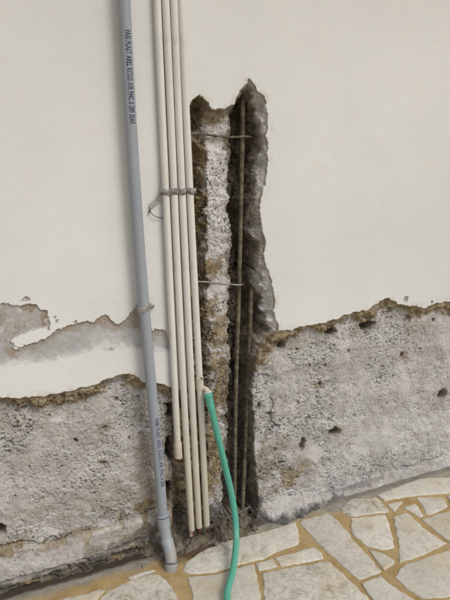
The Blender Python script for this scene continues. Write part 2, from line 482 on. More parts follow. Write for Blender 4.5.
BAND_TOP = [(-0.4853, 0.6097), (-0.4702, 0.6142), (-0.4575, 0.6145), (-0.4422, 0.6191), (-0.4161, 0.622), 
    (-0.4043, 0.6319), (-0.3858, 0.6432), (-0.3678, 0.6476), (-0.3477, 0.6494), (-0.3251, 0.6509), (-0.3025, 0.65), 
    (-0.2795, 0.6515), (-0.2574, 0.6363), (-0.2456, 0.637), (-0.231, 0.6422), (-0.2142, 0.6447), (-0.1981, 0.6326), 
    (-0.1756, 0.6044), (-0.1604, 0.6097), (-0.1458, 0.605), (-0.1338, 0.5956)]
BAND_LOW = [(-0.7482, 0.5747), (-0.6365, 0.5717), (-0.516, 0.5777), (-0.4745, 0.5751), (-0.4216, 0.5683), 
    (-0.3885, 0.5698), (-0.3546, 0.5738), (-0.3201, 0.5778), (-0.2965, 0.5837), (-0.2731, 0.5848), 
    (-0.2383, 0.5742), (-0.2027, 0.5634), (-0.1263, 0.5457)]
PATCH = [(-0.7331, 0.6717), (-0.5378, 0.73), (-0.3921, 0.7112), (-0.3946, 0.6422), (-0.4669, 0.6438), (-0.4942, 0.6227), 
    (-0.7402, 0.6257)]
ISLAND = [(-0.4866, 0.6169), (-0.4761, 0.6175), (-0.4707, 0.6097), (-0.4812, 0.6091)]
CHIP = [(-0.2967, 0.5813), (-0.2869, 0.5871), (-0.2731, 0.5848), (-0.2595, 0.5777), (-0.2717, 0.5723), 
    (-0.2879, 0.5749)]
SKIRT = [(-1.1375, 0.1217), (-0.7804, 0.1159), (-0.5701, 0.1177), (-0.5368, 0.1152), (-0.5026, 0.1154), 
    (-0.4694, 0.0992), (-0.4342, 0.0964), (-0.3973, 0.1047), (-0.3608, 0.102), (-0.3231, 0.1049), 
    (-0.2849, 0.1049), (-0.2328, 0.1069), (-0.1848, 0.1105), (-0.1472, 0.1026), (-0.1155, 0.0721), 
    (-0.0995, 0.0551), (-0.1696, 0.0429), (-0.2637, 0.0392), (-0.3668, 0.0312), (-0.4768, 0.0274), 
    (-0.5809, 0.0265), (-0.7933, 0.0296), (-1.1553, 0.0349)]
COVE = [(0.0997, -0.0568), (0.104, 0.0264), (0.1386, 0.0421), (0.2349, 0.0409), (0.3185, 0.0343), (0.3876, 0.0289), 
    (0.4584, 0.0336), (0.55, 0.0336), (0.6458, 0.0228), (0.7243, 0.0277), (0.7847, 0.0305), (1.0883, 0.024), 
    (1.7001, 0.0114), (2.4664, -0.0091), (3.1596, -2.0471), (0.0845, -0.6218)]
STRIP_R = [(0.0565, 1.2189), (0.0534, 1.109), (0.0533, 1.0178), (0.0435, 0.9479), (0.0437, 0.8636), (0.0526, 0.8011), 
    (0.0458, 0.7513), (0.0409, 0.6746), (0.0324, 0.5697), (0.0384, 0.4867), (0.0295, 0.3753), (0.029, 0.2583), 
    (0.0108, 0.1414), (-0.0011, -0.0456)]
STRIP_L = [(-0.0051, 1.2177), (-0.0093, 1.1095), (-0.0124, 0.9036), (-0.0193, 0.6562), (-0.0189, 0.5237), 
    (-0.0213, 0.3855), (-0.0323, 0.243), (-0.0486, -0.0307)]
GROOVE_R = [(0.1258, 1.2252), (0.1235, 1.1105), (0.1221, 0.892), (0.1268, 0.6825), (0.1333, 0.5431), (0.1269, 0.3394), 
    (0.1264, 0.121), (0.1259, -0.1126)]
HOLES = [(0.1842, 0.5112, 0.0111, 0.0111, 0.035), (0.3382, 0.5225, 0.015, 0.0109, 0.04), 
    (0.4593, 0.5233, 0.021, 0.0129, 0.045), (0.749, 0.2567, 0.017, 0.0124, 0.04), 
    (0.3586, 0.2156, 0.0158, 0.0104, 0.03), (0.2534, 0.1991, 0.0073, 0.0141, 0.03), 
    (0.3059, 0.3743, 0.0072, 0.0089, 0.018), (0.2733, 0.4334, 0.0049, 0.0109, 0.014), 
    (0.3211, 0.4249, 0.0055, 0.0083, 0.012), (0.587, 0.4123, 0.0088, 0.0105, 0.012), 
    (-0.5621, 0.167, 0.014, 0.0117, 0.035), (-0.3696, 0.3572, 0.0062, 0.0104, 0.018), 
    (-0.309, 0.2809, 0.0122, 0.0083, 0.011), (-0.3015, 0.3758, 0.0096, 0.0072, 0.009), 
    (-0.4757, 0.4669, 0.0068, 0.0059, 0.011), (-0.4242, 0.4337, 0.0046, 0.0046, 0.009), 
    (-0.4103, 0.2958, 0.0059, 0.0047, 0.01), (-0.3399, 0.2035, 0.0059, 0.0049, 0.009), 
    (-0.4813, 0.3139, 0.0046, 0.007, 0.009), (-0.455, 0.1728, 0.0072, 0.0048, 0.01), 
    (0.0976, 0.7309, 0.015, 0.02, 0.05), (0.1177, 0.7845, 0.0074, 0.0074, 0.02), 
    (0.0894, 0.4239, 0.0105, 0.0262, 0.035), (-0.1326, 0.3794, 0.0075, 0.02, 0.03), 
    (-0.1403, 0.2839, 0.0076, 0.028, 0.035), (-0.1524, 0.1574, 0.0104, 0.0259, 0.03), 
    (0.1175, 0.3468, 0.0067, 0.016, 0.02), (0.1472, 0.3171, 0.0135, 0.0054, 0.012), 
    (0.6557, 0.4228, 0.0059, 0.0059, 0.01), (0.6937, 0.5073, 0.0059, 0.0077, 0.014), 
    (0.3984, 0.459, 0.0056, 0.0056, 0.009), (0.2325, 0.4864, 0.0064, 0.0054, 0.01), 
    (0.2719, 0.2784, 0.0056, 0.0056, 0.008), (0.5375, 0.2696, 0.0059, 0.0059, 0.008), 
    (-0.2649, 0.4415, 0.0062, 0.0048, 0.01), (-0.243, 0.3357, 0.0049, 0.0074, 0.009), 
    (-0.4079, 0.2224, 0.0048, 0.0048, 0.009), (-0.5221, 0.2461, 0.0047, 0.0047, 0.009), 
    (0.1865, 0.156, 0.0196, 0.0062, 0.012), (0.2346, 0.0993, 0.0114, 0.0057, 0.009), 
    (0.1648, 0.2048, 0.0055, 0.0166, 0.01)]
CRACKS = [
    [(0.6067, 0.0328), (0.6335, 0.0329), (0.6647, 0.0321), (0.6836, 0.0414), (0.7075, 0.0389), (0.7313, 0.0401), 
    (0.7716, 0.0409)],
    [(-0.5695, 0.123), (-0.5387, 0.1186), (-0.5067, 0.1195), (-0.476, 0.1041), (-0.4583, 0.0928), (-0.4388, 0.0979), 
    (-0.4096, 0.1029), (-0.3756, 0.1009), (-0.3409, 0.1016), (-0.3055, 0.1024), (-0.2643, 0.1046), 
    (-0.2273, 0.1112), (-0.1897, 0.1179)],
    [(-0.4697, 0.0964), (-0.4663, 0.1066), (-0.4424, 0.1103), (-0.4244, 0.099), (-0.4041, 0.1097)],
    [(0.1072, 0.0319), (0.1766, 0.0345), (0.235, 0.0376), (0.2949, 0.0276), (0.3703, 0.0235)],
    [(0.1476, 0.3639), (0.1564, 0.3387), (0.1472, 0.3171), (0.1591, 0.2908), (0.1774, 0.2688)],
    [(0.3876, 0.0289), (0.4843, 0.0199), (0.5694, 0.0216), (0.6264, 0.0243)],
]
BROWN_SPOTS = [(-0.4237, 0.2049, 0.1923, 0.0577, 0.25), (-0.198, 0.2416, 0.0455, 0.1515, 0.5), 
    (-0.268, 0.1607, 0.1007, 0.0504, 0.45), (-0.4813, 0.3139, 0.0929, 0.0697, 0.15), 
    (-0.3389, 0.3579, 0.0956, 0.0478, 0.15), (-0.4892, 0.4427, 0.1131, 0.0362, 0.3), 
    (-0.0073, 0.5711, 0.06, 0.09, 0.9), (-0.0187, 0.3973, 0.0667, 0.1284, 1), (-0.0313, 0.1991, 0.0688, 0.1058, 1), 
    (-0.045, 0.6917, 0.0242, 0.097, 0.9), (-0.0377, 0.9306, 0.0186, 0.1861, 0.9), 
    (-0.2486, 0.0673, 0.1028, 0.0231, 0.85), (-0.1685, 0.0638, 0.0419, 0.0314, 0.9), 
    (-0.3395, 0.0575, 0.0604, 0.0176, 0.55), (0.0596, 1.0629, 0.0163, 0.1047, 0.9), 
    (0.0582, 0.9015, 0.0168, 0.1078, 0.8), (0.0494, 0.6544, 0.02, 0.1499, 0.8), 
    (0.0483, 0.3838, 0.0261, 0.1568, 0.8), (0.0959, 1.0847, 0.0211, 0.0585, 0.7), 
    (0.0972, 0.8628, 0.0171, 0.0487, 0.6), (0.1067, 0.783, 0.0149, 0.0198, 1), 
    (0.1139, 0.898, 0.0146, 0.0243, 0.5), (0.0078, 1.086, 0.0503, 0.0366, 0.9), 
    (-0.0067, 0.742, 0.0485, 0.0388, 1), (-0.045, 0.8139, 0.019, 0.166, 0.8), 
    (-0.0375, 0.5495, 0.0448, 0.0747, 0.9), (-0.0432, 0.4022, 0.0459, 0.1148, 1), 
    (-0.0297, 0.2429, 0.0578, 0.1182, 1), (-0.0684, 0.1192, 0.0585, 0.0797, 1), 
    (0.0493, 0.1785, 0.0378, 0.1081, 0.5), (0.0999, 1.0165, 0.0237, 0.0949, 0.35), 
    (0.1232, 0.7865, 0.0174, 0.0298, 0.7), (0.1431, 0.5344, 0.0417, 0.0261, 0.9), 
    (0.171, 0.2094, 0.0442, 0.0387, 0.5), (0.2024, 0.1078, 0.0622, 0.0396, 0.85), 
    (0.1335, 0.157, 0.0387, 0.0829, 0.6), (0.2507, 0.1271, 0.0456, 0.0285, 0.5), 
    (-0.1137, 0.3339, 0.0304, 0.1015, 0.6), (-0.1452, 0.1407, 0.0416, 0.078, 0.9), 
    (-0.2054, 0.1224, 0.072, 0.0257, 1), (-0.2625, 0.0568, 0.0616, 0.0257, 0.5), 
    (-0.4337, 0.1019, 0.0977, 0.0147, 0.75), (-0.5483, 0.1134, 0.0616, 0.0142, 0.9), 
    (0.555, 0.5894, 0.085, 0.0227, 0.4), (0.4166, 0.5062, 0.0279, 0.0223, 0.4), 
    (0.5945, 0.4079, 0.0205, 0.0176, 0.7), (0.3092, 0.3677, 0.0139, 0.0139, 0.9), 
    (0.3586, 0.2156, 0.023, 0.0144, 0.7), (-0.3018, 0.2791, 0.0171, 0.0122, 0.7), 
    (-0.3038, 0.3764, 0.0168, 0.012, 0.7), (-0.2898, 0.2094, 0.0124, 0.0099, 0.5), 
    (-0.4485, 0.4138, 0.023, 0.0115, 0.4), (0.0969, 1.1403, 0.0232, 0.0278, 0.7), 
    (0.6326, 0.4885, 0.0585, 0.0234, 0.35), (0.2324, 0.5063, 0.0535, 0.0187, 0.4), 
    (-0.0324, 0.9984, 0.0138, 0.115, 0.5), (0.0724, 0.5723, 0.0255, 0.1019, 0.45)]
DARK_SPOTS = [(-0.2094, 0.0582, 0.0883, 0.026, 0.6), (-0.302, 0.0485, 0.0662, 0.0178, 0.4), 
    (0.0912, 1.1071, 0.0233, 0.0512, 0.5), (0.0502, 0.9952, 0.0118, 0.1411, 0.45), 
    (0.0466, 0.7564, 0.0123, 0.1226, 0.4), (0.0936, 0.8141, 0.0147, 0.0344, 0.4), 
    (0.0298, 0.3306, 0.0158, 0.1575, 0.45), (0.0472, 0.0869, 0.0439, 0.0439, 1), 
    (0.0826, 0.039, 0.0557, 0.0278, 0.9), (0.0016, 0.0531, 0.0818, 0.0273, 0.8), 
    (-0.128, 0.0454, 0.0477, 0.0265, 0.7), (0.2352, -0.0052, 0.1158, 0.0203, 1), 
    (0.3363, -0.0041, 0.0532, 0.0207, 0.9), (0.1381, -0.0096, 0.0681, 0.0227, 1), 
    (0.087, 0.289, 0.0214, 0.1339, 0.5), (-0.1327, 0.2249, 0.0154, 0.1029, 0.6), 
    (0.0775, 1.0626, 0.0187, 0.0936, 0.6), (0.4409, 0.0213, 0.1204, 0.012, 0.5)]
PALE_SPOTS = [(-0.0003, 0.9972, 0.0278, 0.0557, 1), (0.0037, 0.8932, 0.026, 0.071, 1), (0.0064, 0.8215, 0.0192, 0.0288, 0.8), 
    (-0.0073, 0.6489, 0.0271, 0.0345, 0.8), (-0.0064, 0.5179, 0.0202, 0.0252, 0.6), 
    (0.131, 0.9687, 0.0193, 0.0965, 0.35), (0.1442, 0.6554, 0.023, 0.0767, 0.9), 
    (0.158, 0.5732, 0.026, 0.026, 0.7), (-0.4856, 0.0562, 0.1458, 0.0292, 0.5), 
    (0.5811, 0.1451, 0.2433, 0.076, 0.35), (0.128, 0.4815, 0.021, 0.0314, 0.7)]
EDGE_CHIPS = [(-0.446, 0.7204, 0.0069, 0.0035, 0.002), (-0.3895, 0.6718, 0.0027, 0.0031, 0.002), 
    (-0.3861, 0.662, 0.0022, 0.0036, 0.002), (-0.3473, 0.654, 0.0032, 0.0023, 0.002), 
    (0.576, 0.5896, 0.0063, 0.0091, 0.004), (0.6705, 0.5685, 0.0058, 0.0047, 0.003)]

def relief(x, z):
    """depth into the wall, face class and tint at points of the wall plane"""
    w1 = 0.0035 * fbm(x, z, 42, 3, 4, 0.6); w2 = 0.0035 * fbm(x, z, 42, 41, 4, 0.6)
    xw, zw = x + w1, z + w2
    sb, sc = sdf(xw, zw, BARE), sdf(xw, zw, CHASE)
    x3, z3 = x + 0.0030 * fbm(x, z, 75, 8, 4, 0.7), z + 0.0030 * fbm(x, z, 75, 9, 4, 0.7)
    sk = np.maximum(sdf(x3, z3, BAND), sdf(x3, z3, CHIP))
    sk = np.minimum(sk, -sdf(x3, z3, ISLAND))
    for hx, hz, rx, rz, dp in EDGE_CHIPS:
        sk = np.maximum(sk, (1 - np.hypot((x3 - hx) / rx, (z3 - hz) / rz)) * min(rx, rz))
    ss, sv = sdf(xw, zw, SKIRT), sdf(xw, zw, COVE)
    big, mid, fin = fbm(x, z, 11, 21, 3), fbm(x, z, 46, 22, 3, 0.55), fbm(x, z, 170, 23, 2, 0.6)
    grit = gnoise(x, z, 330, 27)
    c1, v1 = cells(xw, zw, 95, 5)          # aggregate lumps
    c2, v2 = cells(xw, zw, 190, 6)
    clus = sstep(-0.25, 0.35, fbm(x, z, 9, 35, 2)) * sstep(0.75, 0.45, x)
    c3, v3 = cells(xw * 1.0, zw * 1.25, 70, 15)
    c4, v4 = cells(x, z * 1.2, 260, 16)
    pits = 0.0070 * sstep(0.34 * v1, 0.14, c1) * (v1 > 0.78) * (0.3 + 0.7 * clus) + 0.0048 * sstep(0.44, 0.2, c4) * (v4 > 0.72) * (0.3 + 0.7 * clus)
    pits += 0.0095 * sstep(0.34, 0.18, c3 + 0.10 * mid) * (v3 > 0.90) * clus + 0.0040 * sstep(0.40, 0.2, c2) * (v2 > 0.80) * (0.35 + 0.65 * clus)
    pits += 0.0050 * sstep(0.05, 0.0, np.abs(gnoise(x, z, 40, 36))) * sstep(0.25, 0.5, gnoise(x, z, 17, 37)) * clus
    smooth_ = 1 - 0.6 * sstep(0.15, 0.5, fbm(x, z, 5, 39, 3) + 0.35 * sstep(0.2, 0.6, x) - 0.1)
    rough = 0.0060 * big + (0.0019 * mid + 0.0008 * fin + 0.0003 * grit + pits) * smooth_
    rough += 0.0009 * sstep(0.55, 0.2, c1) * (v1 - 0.6) + 0.0005 * (c2 - 0.4)
    # bare lower zone
    lipn = sb + 0.012 * mid + 0.010 * big
    dbare = 0.004 * sstep(0.0, 0.0035, sb) + 0.013 * sstep(0.002, 0.034, lipn)
    dbare = dbare + rough * sstep(0.0, 0.014, sb)
    # the skim-coat band where the paint has come off
    up = sstep(0.0, 0.013, -0.006 + 0.02 * fbm(x, z, 30, 51, 3) + 0.011)
    lowe = linedist(x, z, BAND_LOW) + 0.006 * mid
    dband = 0.0036 * sstep(0.0, 0.0020, sk) * sstep(0.002, 0.020, lowe) + sstep(0.0, 0.006, sk) * (0.0007 * fbm(x, z, 60, 52, 4) + 0.0003 * grit)
    # chased-out groove beside the column strip
    xl = np.interp(-z, [-p[1] for p in STRIP_L], [p[0] for p in STRIP_L]) + 0.006 * gnoise(x * 0, z, 30, 61)
    xr = np.interp(-z, [-p[1] for p in STRIP_R], [p[0] for p in STRIP_R]) + 0.004 * gnoise(x * 0, z, 55, 62)
    xg = np.interp(-z, [-p[1] for p in GROOVE_R], [p[0] for p in GROOVE_R]) + 0.006 * gnoise(x * 0, z, 40, 63)
    strip = 0.022 + 0.034 * sstep(xl + 0.006, xl - 0.020, x) + 0.012 * sstep(0.55, 0.25, z)
    groove = 0.112 + 0.012 * gnoise(x, z, 14, 64)
    prof = strip + (groove - strip) * sstep(xr - 0.002, xr + 0.007, x)
    wrim = 0.013 + 0.012 * gnoise(x, z, 13, 65) + 0.010 * sstep(0.80, 0.72, z) * sstep(0.55, 0.62, z) - 0.010 * sstep(0.60, 0.50, z)
    wrim = np.clip(wrim, 0.004, 0.05)
    scp = np.maximum(sc, 0)
    rim_r = 0.004 + 1.25 * np.minimum(scp, wrim) + 4.5 * np.maximum(scp - wrim, 0)
    rim_l = 0.005 + 3.4 * scp
    rgt = sstep(xr, xr + 0.03, x)
    rim = rim_l + (rim_r - rim_l) * rgt
    crown = sstep(xl - 0.004, xl + 0.006, x) * sstep(xr + 0.004, xr - 0.004, x)
    lump = 0.0125 * fbm(x, z, 20, 66, 4, 0.55) * (0.25 + 0.75 * np.maximum(rgt, 1 - sstep(xl - 0.01, xl + 0.006, x)))
    steep = rgt * sstep(-0.004, 0.004, scp - wrim) * sstep(groove + 0.012, groove - 0.012, rim_r)
    steep = np.maximum(steep, sstep(xr - 0.004, xr, x) * sstep(xr + 0.010, xr + 0.007, x))
    dch = np.minimum(prof, rim) + (1 - 0.8 * steep) * (rough * (1.7 - 0.9 * crown) + 0.0028 * mid * (1 - 0.6 * crown) + lump) * sstep(0.0, 0.016, sc)
    dch = np.where(sc > 0, np.maximum(dch, 0.003), 0)
    d = np.where(sb > 0, dbare, np.where(sk > 0, dband, 0.0))
    d = np.where(sc > 0, np.maximum(d, dch), d)
    # holes and cracks
    hole = np.zeros_like(x); rimtint = np.zeros_like(x)
    for hx, hz, rx, rz, dp in HOLES:
        k = 1.15 if dp >= 0.03 else 0.62
        q = np.hypot((xw - hx) / rx, (zw - hz) / rz) / k + 0.30 * mid
        hole = np.maximum(hole, (2.4 if dp >= 0.03 else 1.2) * dp * sstep(1.12, 0.80, q))
        rimtint = np.maximum(rimtint, sstep(1.9, 0.9, q))
    d = d + hole * (d > 0.003)
    for i, c in enumerate(CRACKS):
        ld = linedist(x + w1 * 1.6, z + w2 * 1.6, c)
        d = d + (0.012 if i else 0.010) * sstep(0.0030 if i else 0.0022, 0.0004, ld + 0.0012 * mid) * (d > 0.003)
    # skirting strip at the foot, left of the pipes: smoother, proud, undercut below
    sk_d = 0.004 + 0.0035 * big + 0.0012 * mid + 0.0006 * fin + 0.010 * sstep(0.010, 0.0, ss) + 0.5 * pits * sstep(0.1, 0.5, big)
    d = np.where((ss > 0) & (sc < 0.002), np.minimum(d, sk_d + 0.0), d)
    fh = 0.020 + 0.016 * sstep(-0.45, -0.15, x)
    foot = sstep(fh + 0.004, fh - 0.004, z + 0.004 * mid + 0.006 * big) * sstep(0.06, -0.02, x)
    d = np.where(ss < 0.0, d + (-0.006 + 0.011 * gnoise(x, z * 7, 20, 81) + 0.004 * mid) * foot, d)
    # bank of dirt and rubble in the corner below the pipes
    bank = sstep(-0.26, -0.17, x) * sstep(0.13, 0.06, x + 0.02 * mid)
    bt = sstep(0.026 + 0.010 * mid + 0.012 * big, -0.004, z)
    bank_d = 0.034 - 0.075 * bt ** 1.2 + 0.012 * big + 0.004 * mid
    isbank = (bt > 0.02) & (bank > 0.05) & (ss < 0.0)
    d = np.where(isbank, np.minimum(d, d + (bank_d - d) * bank), d)
    # cement cove at the foot, right of the pipes
    ztop = 0.045
    t = np.clip(sv / 0.045, 0, 1)
    reach = 0.040 * sstep(0.42, 0.18, x) + 0.006
    cv_d = 0.014 - (reach + 0.010) * t ** 1.5 + 0.003 * big + 0.0014 * mid + 0.0006 * fin
    d = np.where(sv > 0, np.minimum(d, cv_d), d)
    # face class: 0 paint, 1 cement render, 2 bare concrete, 3 chase
    cls = np.zeros(x.shape, np.int8)
    cls = np.where(sk > 0.0004, 1, cls); cls = np.where(sb > 0.0006, 2, cls); cls = np.where(sc > 0.0006, 3, cls)
    # tint: r brown mortar, g darker tone (damp cement at the foot, back of the groove), b lime-pale
    br = sstep(0.040, 0.020, sb + 0.012 * mid + 0.028 * big) * (sb > 0) * 1.0
    br = np.maximum(br, 0.8 * sstep(0.016, 0.003, sc + 0.012 * mid) * (sc > 0) * sstep(0.12, 0.02, x) * sstep(0.9, 1.02, z))
    br = np.maximum(br, 0.55 * rimtint)
    bn = fbm(x, z, 26, 71, 4, 0.6)
    # inside the chase: brown, darker-tinted back of the groove and ragged left margin, paler mortar along the rim and on the strip
    groove_back = rgt * sstep(-0.002, 0.006, scp - wrim + 0.004 * mid) * (sc > 0)
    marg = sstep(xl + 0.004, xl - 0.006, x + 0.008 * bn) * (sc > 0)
    br = np.where(sc > 0, np.maximum(br, np.maximum(groove_back * 0.92, marg)), br)
    spot = np.zeros_like(x)
    for hx, hz, rx, rz, a in BROWN_SPOTS:
        q = np.hypot((x - hx) / rx, (z - hz) / rz) + 0.75 * bn
        spot = np.maximum(spot, a * sstep(1.25, 0.45, q))
    br = np.maximum(br, spot)
    lt = linedist(x, z, BAND_TOP) + 0.010 * bn + 0.004 * mid
    pt = sdf(x, z, PATCH)
    bb = np.maximum(0.85 * sstep(0.026, 0.006, lt), sstep(-0.004, 0.012, pt) * (0.35 + 0.9 * sstep(-0.2, 0.4, bn)))
    bb = np.maximum(bb, 0.9 * (sdf(x3, z3, CHIP) > 0))
    br = np.where(cls == 1, np.clip(bb, 0, 1), br)
    br = np.where(cls == 0, np.maximum(0.9 * sstep(-0.0022, -0.0002, np.maximum(np.where(lowe > 0.02, sk, -1), np.maximum(sb, sc))) * sstep(-0.1, 0.3, bn), 0.30 * sstep(-0.022, 0.0, np.maximum(sb, sc)) * sstep(0.0, 0.5, bn + 0.3 * mid)), br)
    br = np.where((ss > 0) & (cls != 3), np.maximum(np.maximum(0.9 * sstep(0.005, 0.0, ss), 0.35 * sstep(0.1, 0.5, bn)), spot), br)
    br = np.maximum(br, foot * (cls > 0)); br = np.where(isbank, 0.9, br)
    br = np.where(sv > 0.004, 0.25 * sstep(0.0, 0.5, bn), br)
    dk = np.zeros_like(x); pl = np.zeros_like(x)
    for hx, hz, rx, rz, a in DARK_SPOTS:
        dk = np.maximum(dk, a * sstep(1.2, 0.5, np.hypot((x - hx) / rx, (z - hz) / rz) + 0.6 * bn))
    for hx, hz, rx, rz, a in PALE_SPOTS:
        pl = np.maximum(pl, a * sstep(1.2, 0.4, np.hypot((x - hx) / rx, (z - hz) / rz) - 0.7 * bn))
    dk = np.where(sc > 0, np.maximum(dk, np.maximum(0.5 * groove_back, 0.35 * marg * sstep(0.0, 0.4, bn))), dk)
    pl = np.where(sc > 0, np.maximum(pl, 0.42 * crown * sstep(0.45, 0.7, z)) * (1 - groove_back), pl)
    dk = np.where(ss < 0.002, np.maximum(dk, np.where(isbank, 0.5, 0.95 * foot * sstep(-0.5, 0.1, gnoise(x, z * 5, 18, 83) + 0.5 * bn))), dk)
    dk = np.where(cls == 0, 0, dk); pl = np.where(cls == 0, 0, pl)
    pl = np.where((cls == 1) | ((cls == 0) & (sk > -0.006)), 0.95 * sstep(0.012, 0.0, lowe) + 0.55 * sstep(0.0, 0.01, pt) * sstep(0.30, 0.12, np.abs(bn)) * sstep(0.1, 0.4, mid), pl)
    jx = (0.0075 * fbm(d, z, 38, 91, 5, 0.62)) * sstep(0.006, 0.022, sc) * sstep(0.01, 0.03, d)
    jz = np.where(isbank, 0.010 * fbm(x, d, 45, 97, 5, 0.65) * sstep(0.0, 0.15, bt), 0.0)
    return d, cls, np.stack([br, dk, pl], -1), jx, jz

def axis(a, b, step):
    n = int(round((b - a) / step)); return np.linspace(a, b, n + 1)

wall = tag(empty('house_wall', (0, 0, 0)), 'cream painted house wall with stripped concrete foot and an open chased-out groove', 'wall')
pools = {k: ([], [], [], 0) for k in range(4)}
def add_block(xs, zs, only=None):
    X, Z = np.meshgrid(xs, zs)
    x, z = X.ravel(), Z.ravel()
    d, cls, tint, jx, jz = relief(x, z)
    nx = len(xs)
    V = np.stack([x + jx, d, z + jz], -1)
    i = np.arange((len(zs) - 1) * (nx - 1)); r, c = i // (nx - 1), i % (nx - 1)
    a = r * nx + c
    Q = np.stack([a, a + 1, a + nx + 1, a + nx], -1)
    qc = np.max(cls[Q], axis=1)
    for k in range(4):
        sel = Q[qc == k]
        if not len(sel): continue
        u, inv = np.unique(sel, return_inverse=True)
        p = pools[k]
        pools[k] = (p[0] + [V[u]], p[1] + [inv.reshape(-1, 4) + p[3]], p[2] + [tint[u]], p[3] + len(u))
XA, XB, ZL, ZT = -0.75, 0.98, -0.014, 0.800
def xaxis(a, b): return np.concatenate([axis(a, -0.03, 0.0017)[:-1], axis(-0.03, 0.115, 0.0008)[:-1], axis(0.115, b, 0.0017)])
add_block(xaxis(XA, XB), axis(ZL, ZT, 0.0017))
CX0, CX1, CZ1 = -0.14, 0.16, 1.26
add_block(xaxis(CX0, CX1), axis(ZT, CZ1, 0.0015))
def flat_quad(x0, x1, z0, z1):
    p = pools[0]
    v = np.array([(x0, 0, z0), (x1, 0, z0), (x1, 0, z1), (x0, 0, z1)], float)
    pools[0] = (p[0] + [v], p[1] + [np.array([[0, 1, 2, 3]]) + p[3]], p[2] + [np.zeros((4, 3))], p[3] + 4)
flat_quad(XA, CX0, ZT, CZ1); flat_quad(CX1, XB, ZT, CZ1); flat_quad(XA, XB, CZ1, 2.7)
flat_quad(-2.6, XA, ZL, 2.7); flat_quad(XB, 3.2, ZL, 2.7)
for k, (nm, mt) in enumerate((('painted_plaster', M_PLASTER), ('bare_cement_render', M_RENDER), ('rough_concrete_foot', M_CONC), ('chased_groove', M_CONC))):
    V, Q, T = np.concatenate(pools[k][0]), np.concatenate(pools[k][1]), np.concatenate(pools[k][2])
    me = bpy.data.meshes.new(nm)
    me.vertices.add(len(V)); me.vertices.foreach_set('co', V.ravel())
    me.loops.add(Q.size); me.loops.foreach_set('vertex_index', Q.ravel().astype(np.int32))
    me.polygons.add(len(Q)); me.polygons.foreach_set('loop_start', np.arange(0, Q.size, 4, dtype=np.int32))
    me.polygons.foreach_set('loop_total', np.full(len(Q), 4, np.int32))
    me.update(calc_edges=True)
    at = me.attributes.new('tint', 'FLOAT_COLOR', 'POINT')
    at.data.foreach_set('color', np.concatenate([T, np.ones((len(T), 1))], 1).ravel())
    o = link(nm, me, mt, wall)
    if k: o['label'] = ('', 'grey cement render bared where the paint flaked off', 'rough pitted concrete along the foot of the wall',
                        'deep brown-stained groove broken open in the wall')[k]
cw = [(-2.6, 0.145, -0.3), (3.2, 0.145, -0.3), (3.2, 0.36, -0.3), (-2.6, 0.36, -0.3)]
cw = cw + [(a, b, 2.7) for a, b, _ in cw]
link('wall_core', mesh('wall_core', cw, [(0, 3, 2, 1), (4, 5, 6, 7), (0, 1, 5, 4), (1, 2, 6, 5), (2, 3, 7, 6), (3, 0, 4, 7)]), M_CONC, wall, False)

# unseen slab added above the wall to shade its upper part
def slab(name, x0, x1, y0, y1, z0, z1, mat, parent):
    v = [(x0, y0, z0), (x1, y0, z0), (x1, y1, z0), (x0, y1, z0)]
    v = v + [(a, b, z1) for a, b, _ in v]
    return link(name, mesh(name, v, [(0, 3, 2, 1), (4, 5, 6, 7), (0, 1, 5, 4), (1, 2, 6, 5), (2, 3, 7, 6), (3, 0, 4, 7)]), mat, parent, False)
slab('added_shade_slab', -2.7, 3.3, -0.75, 0.40, 2.703, 2.83, M_PLASTER, wall)

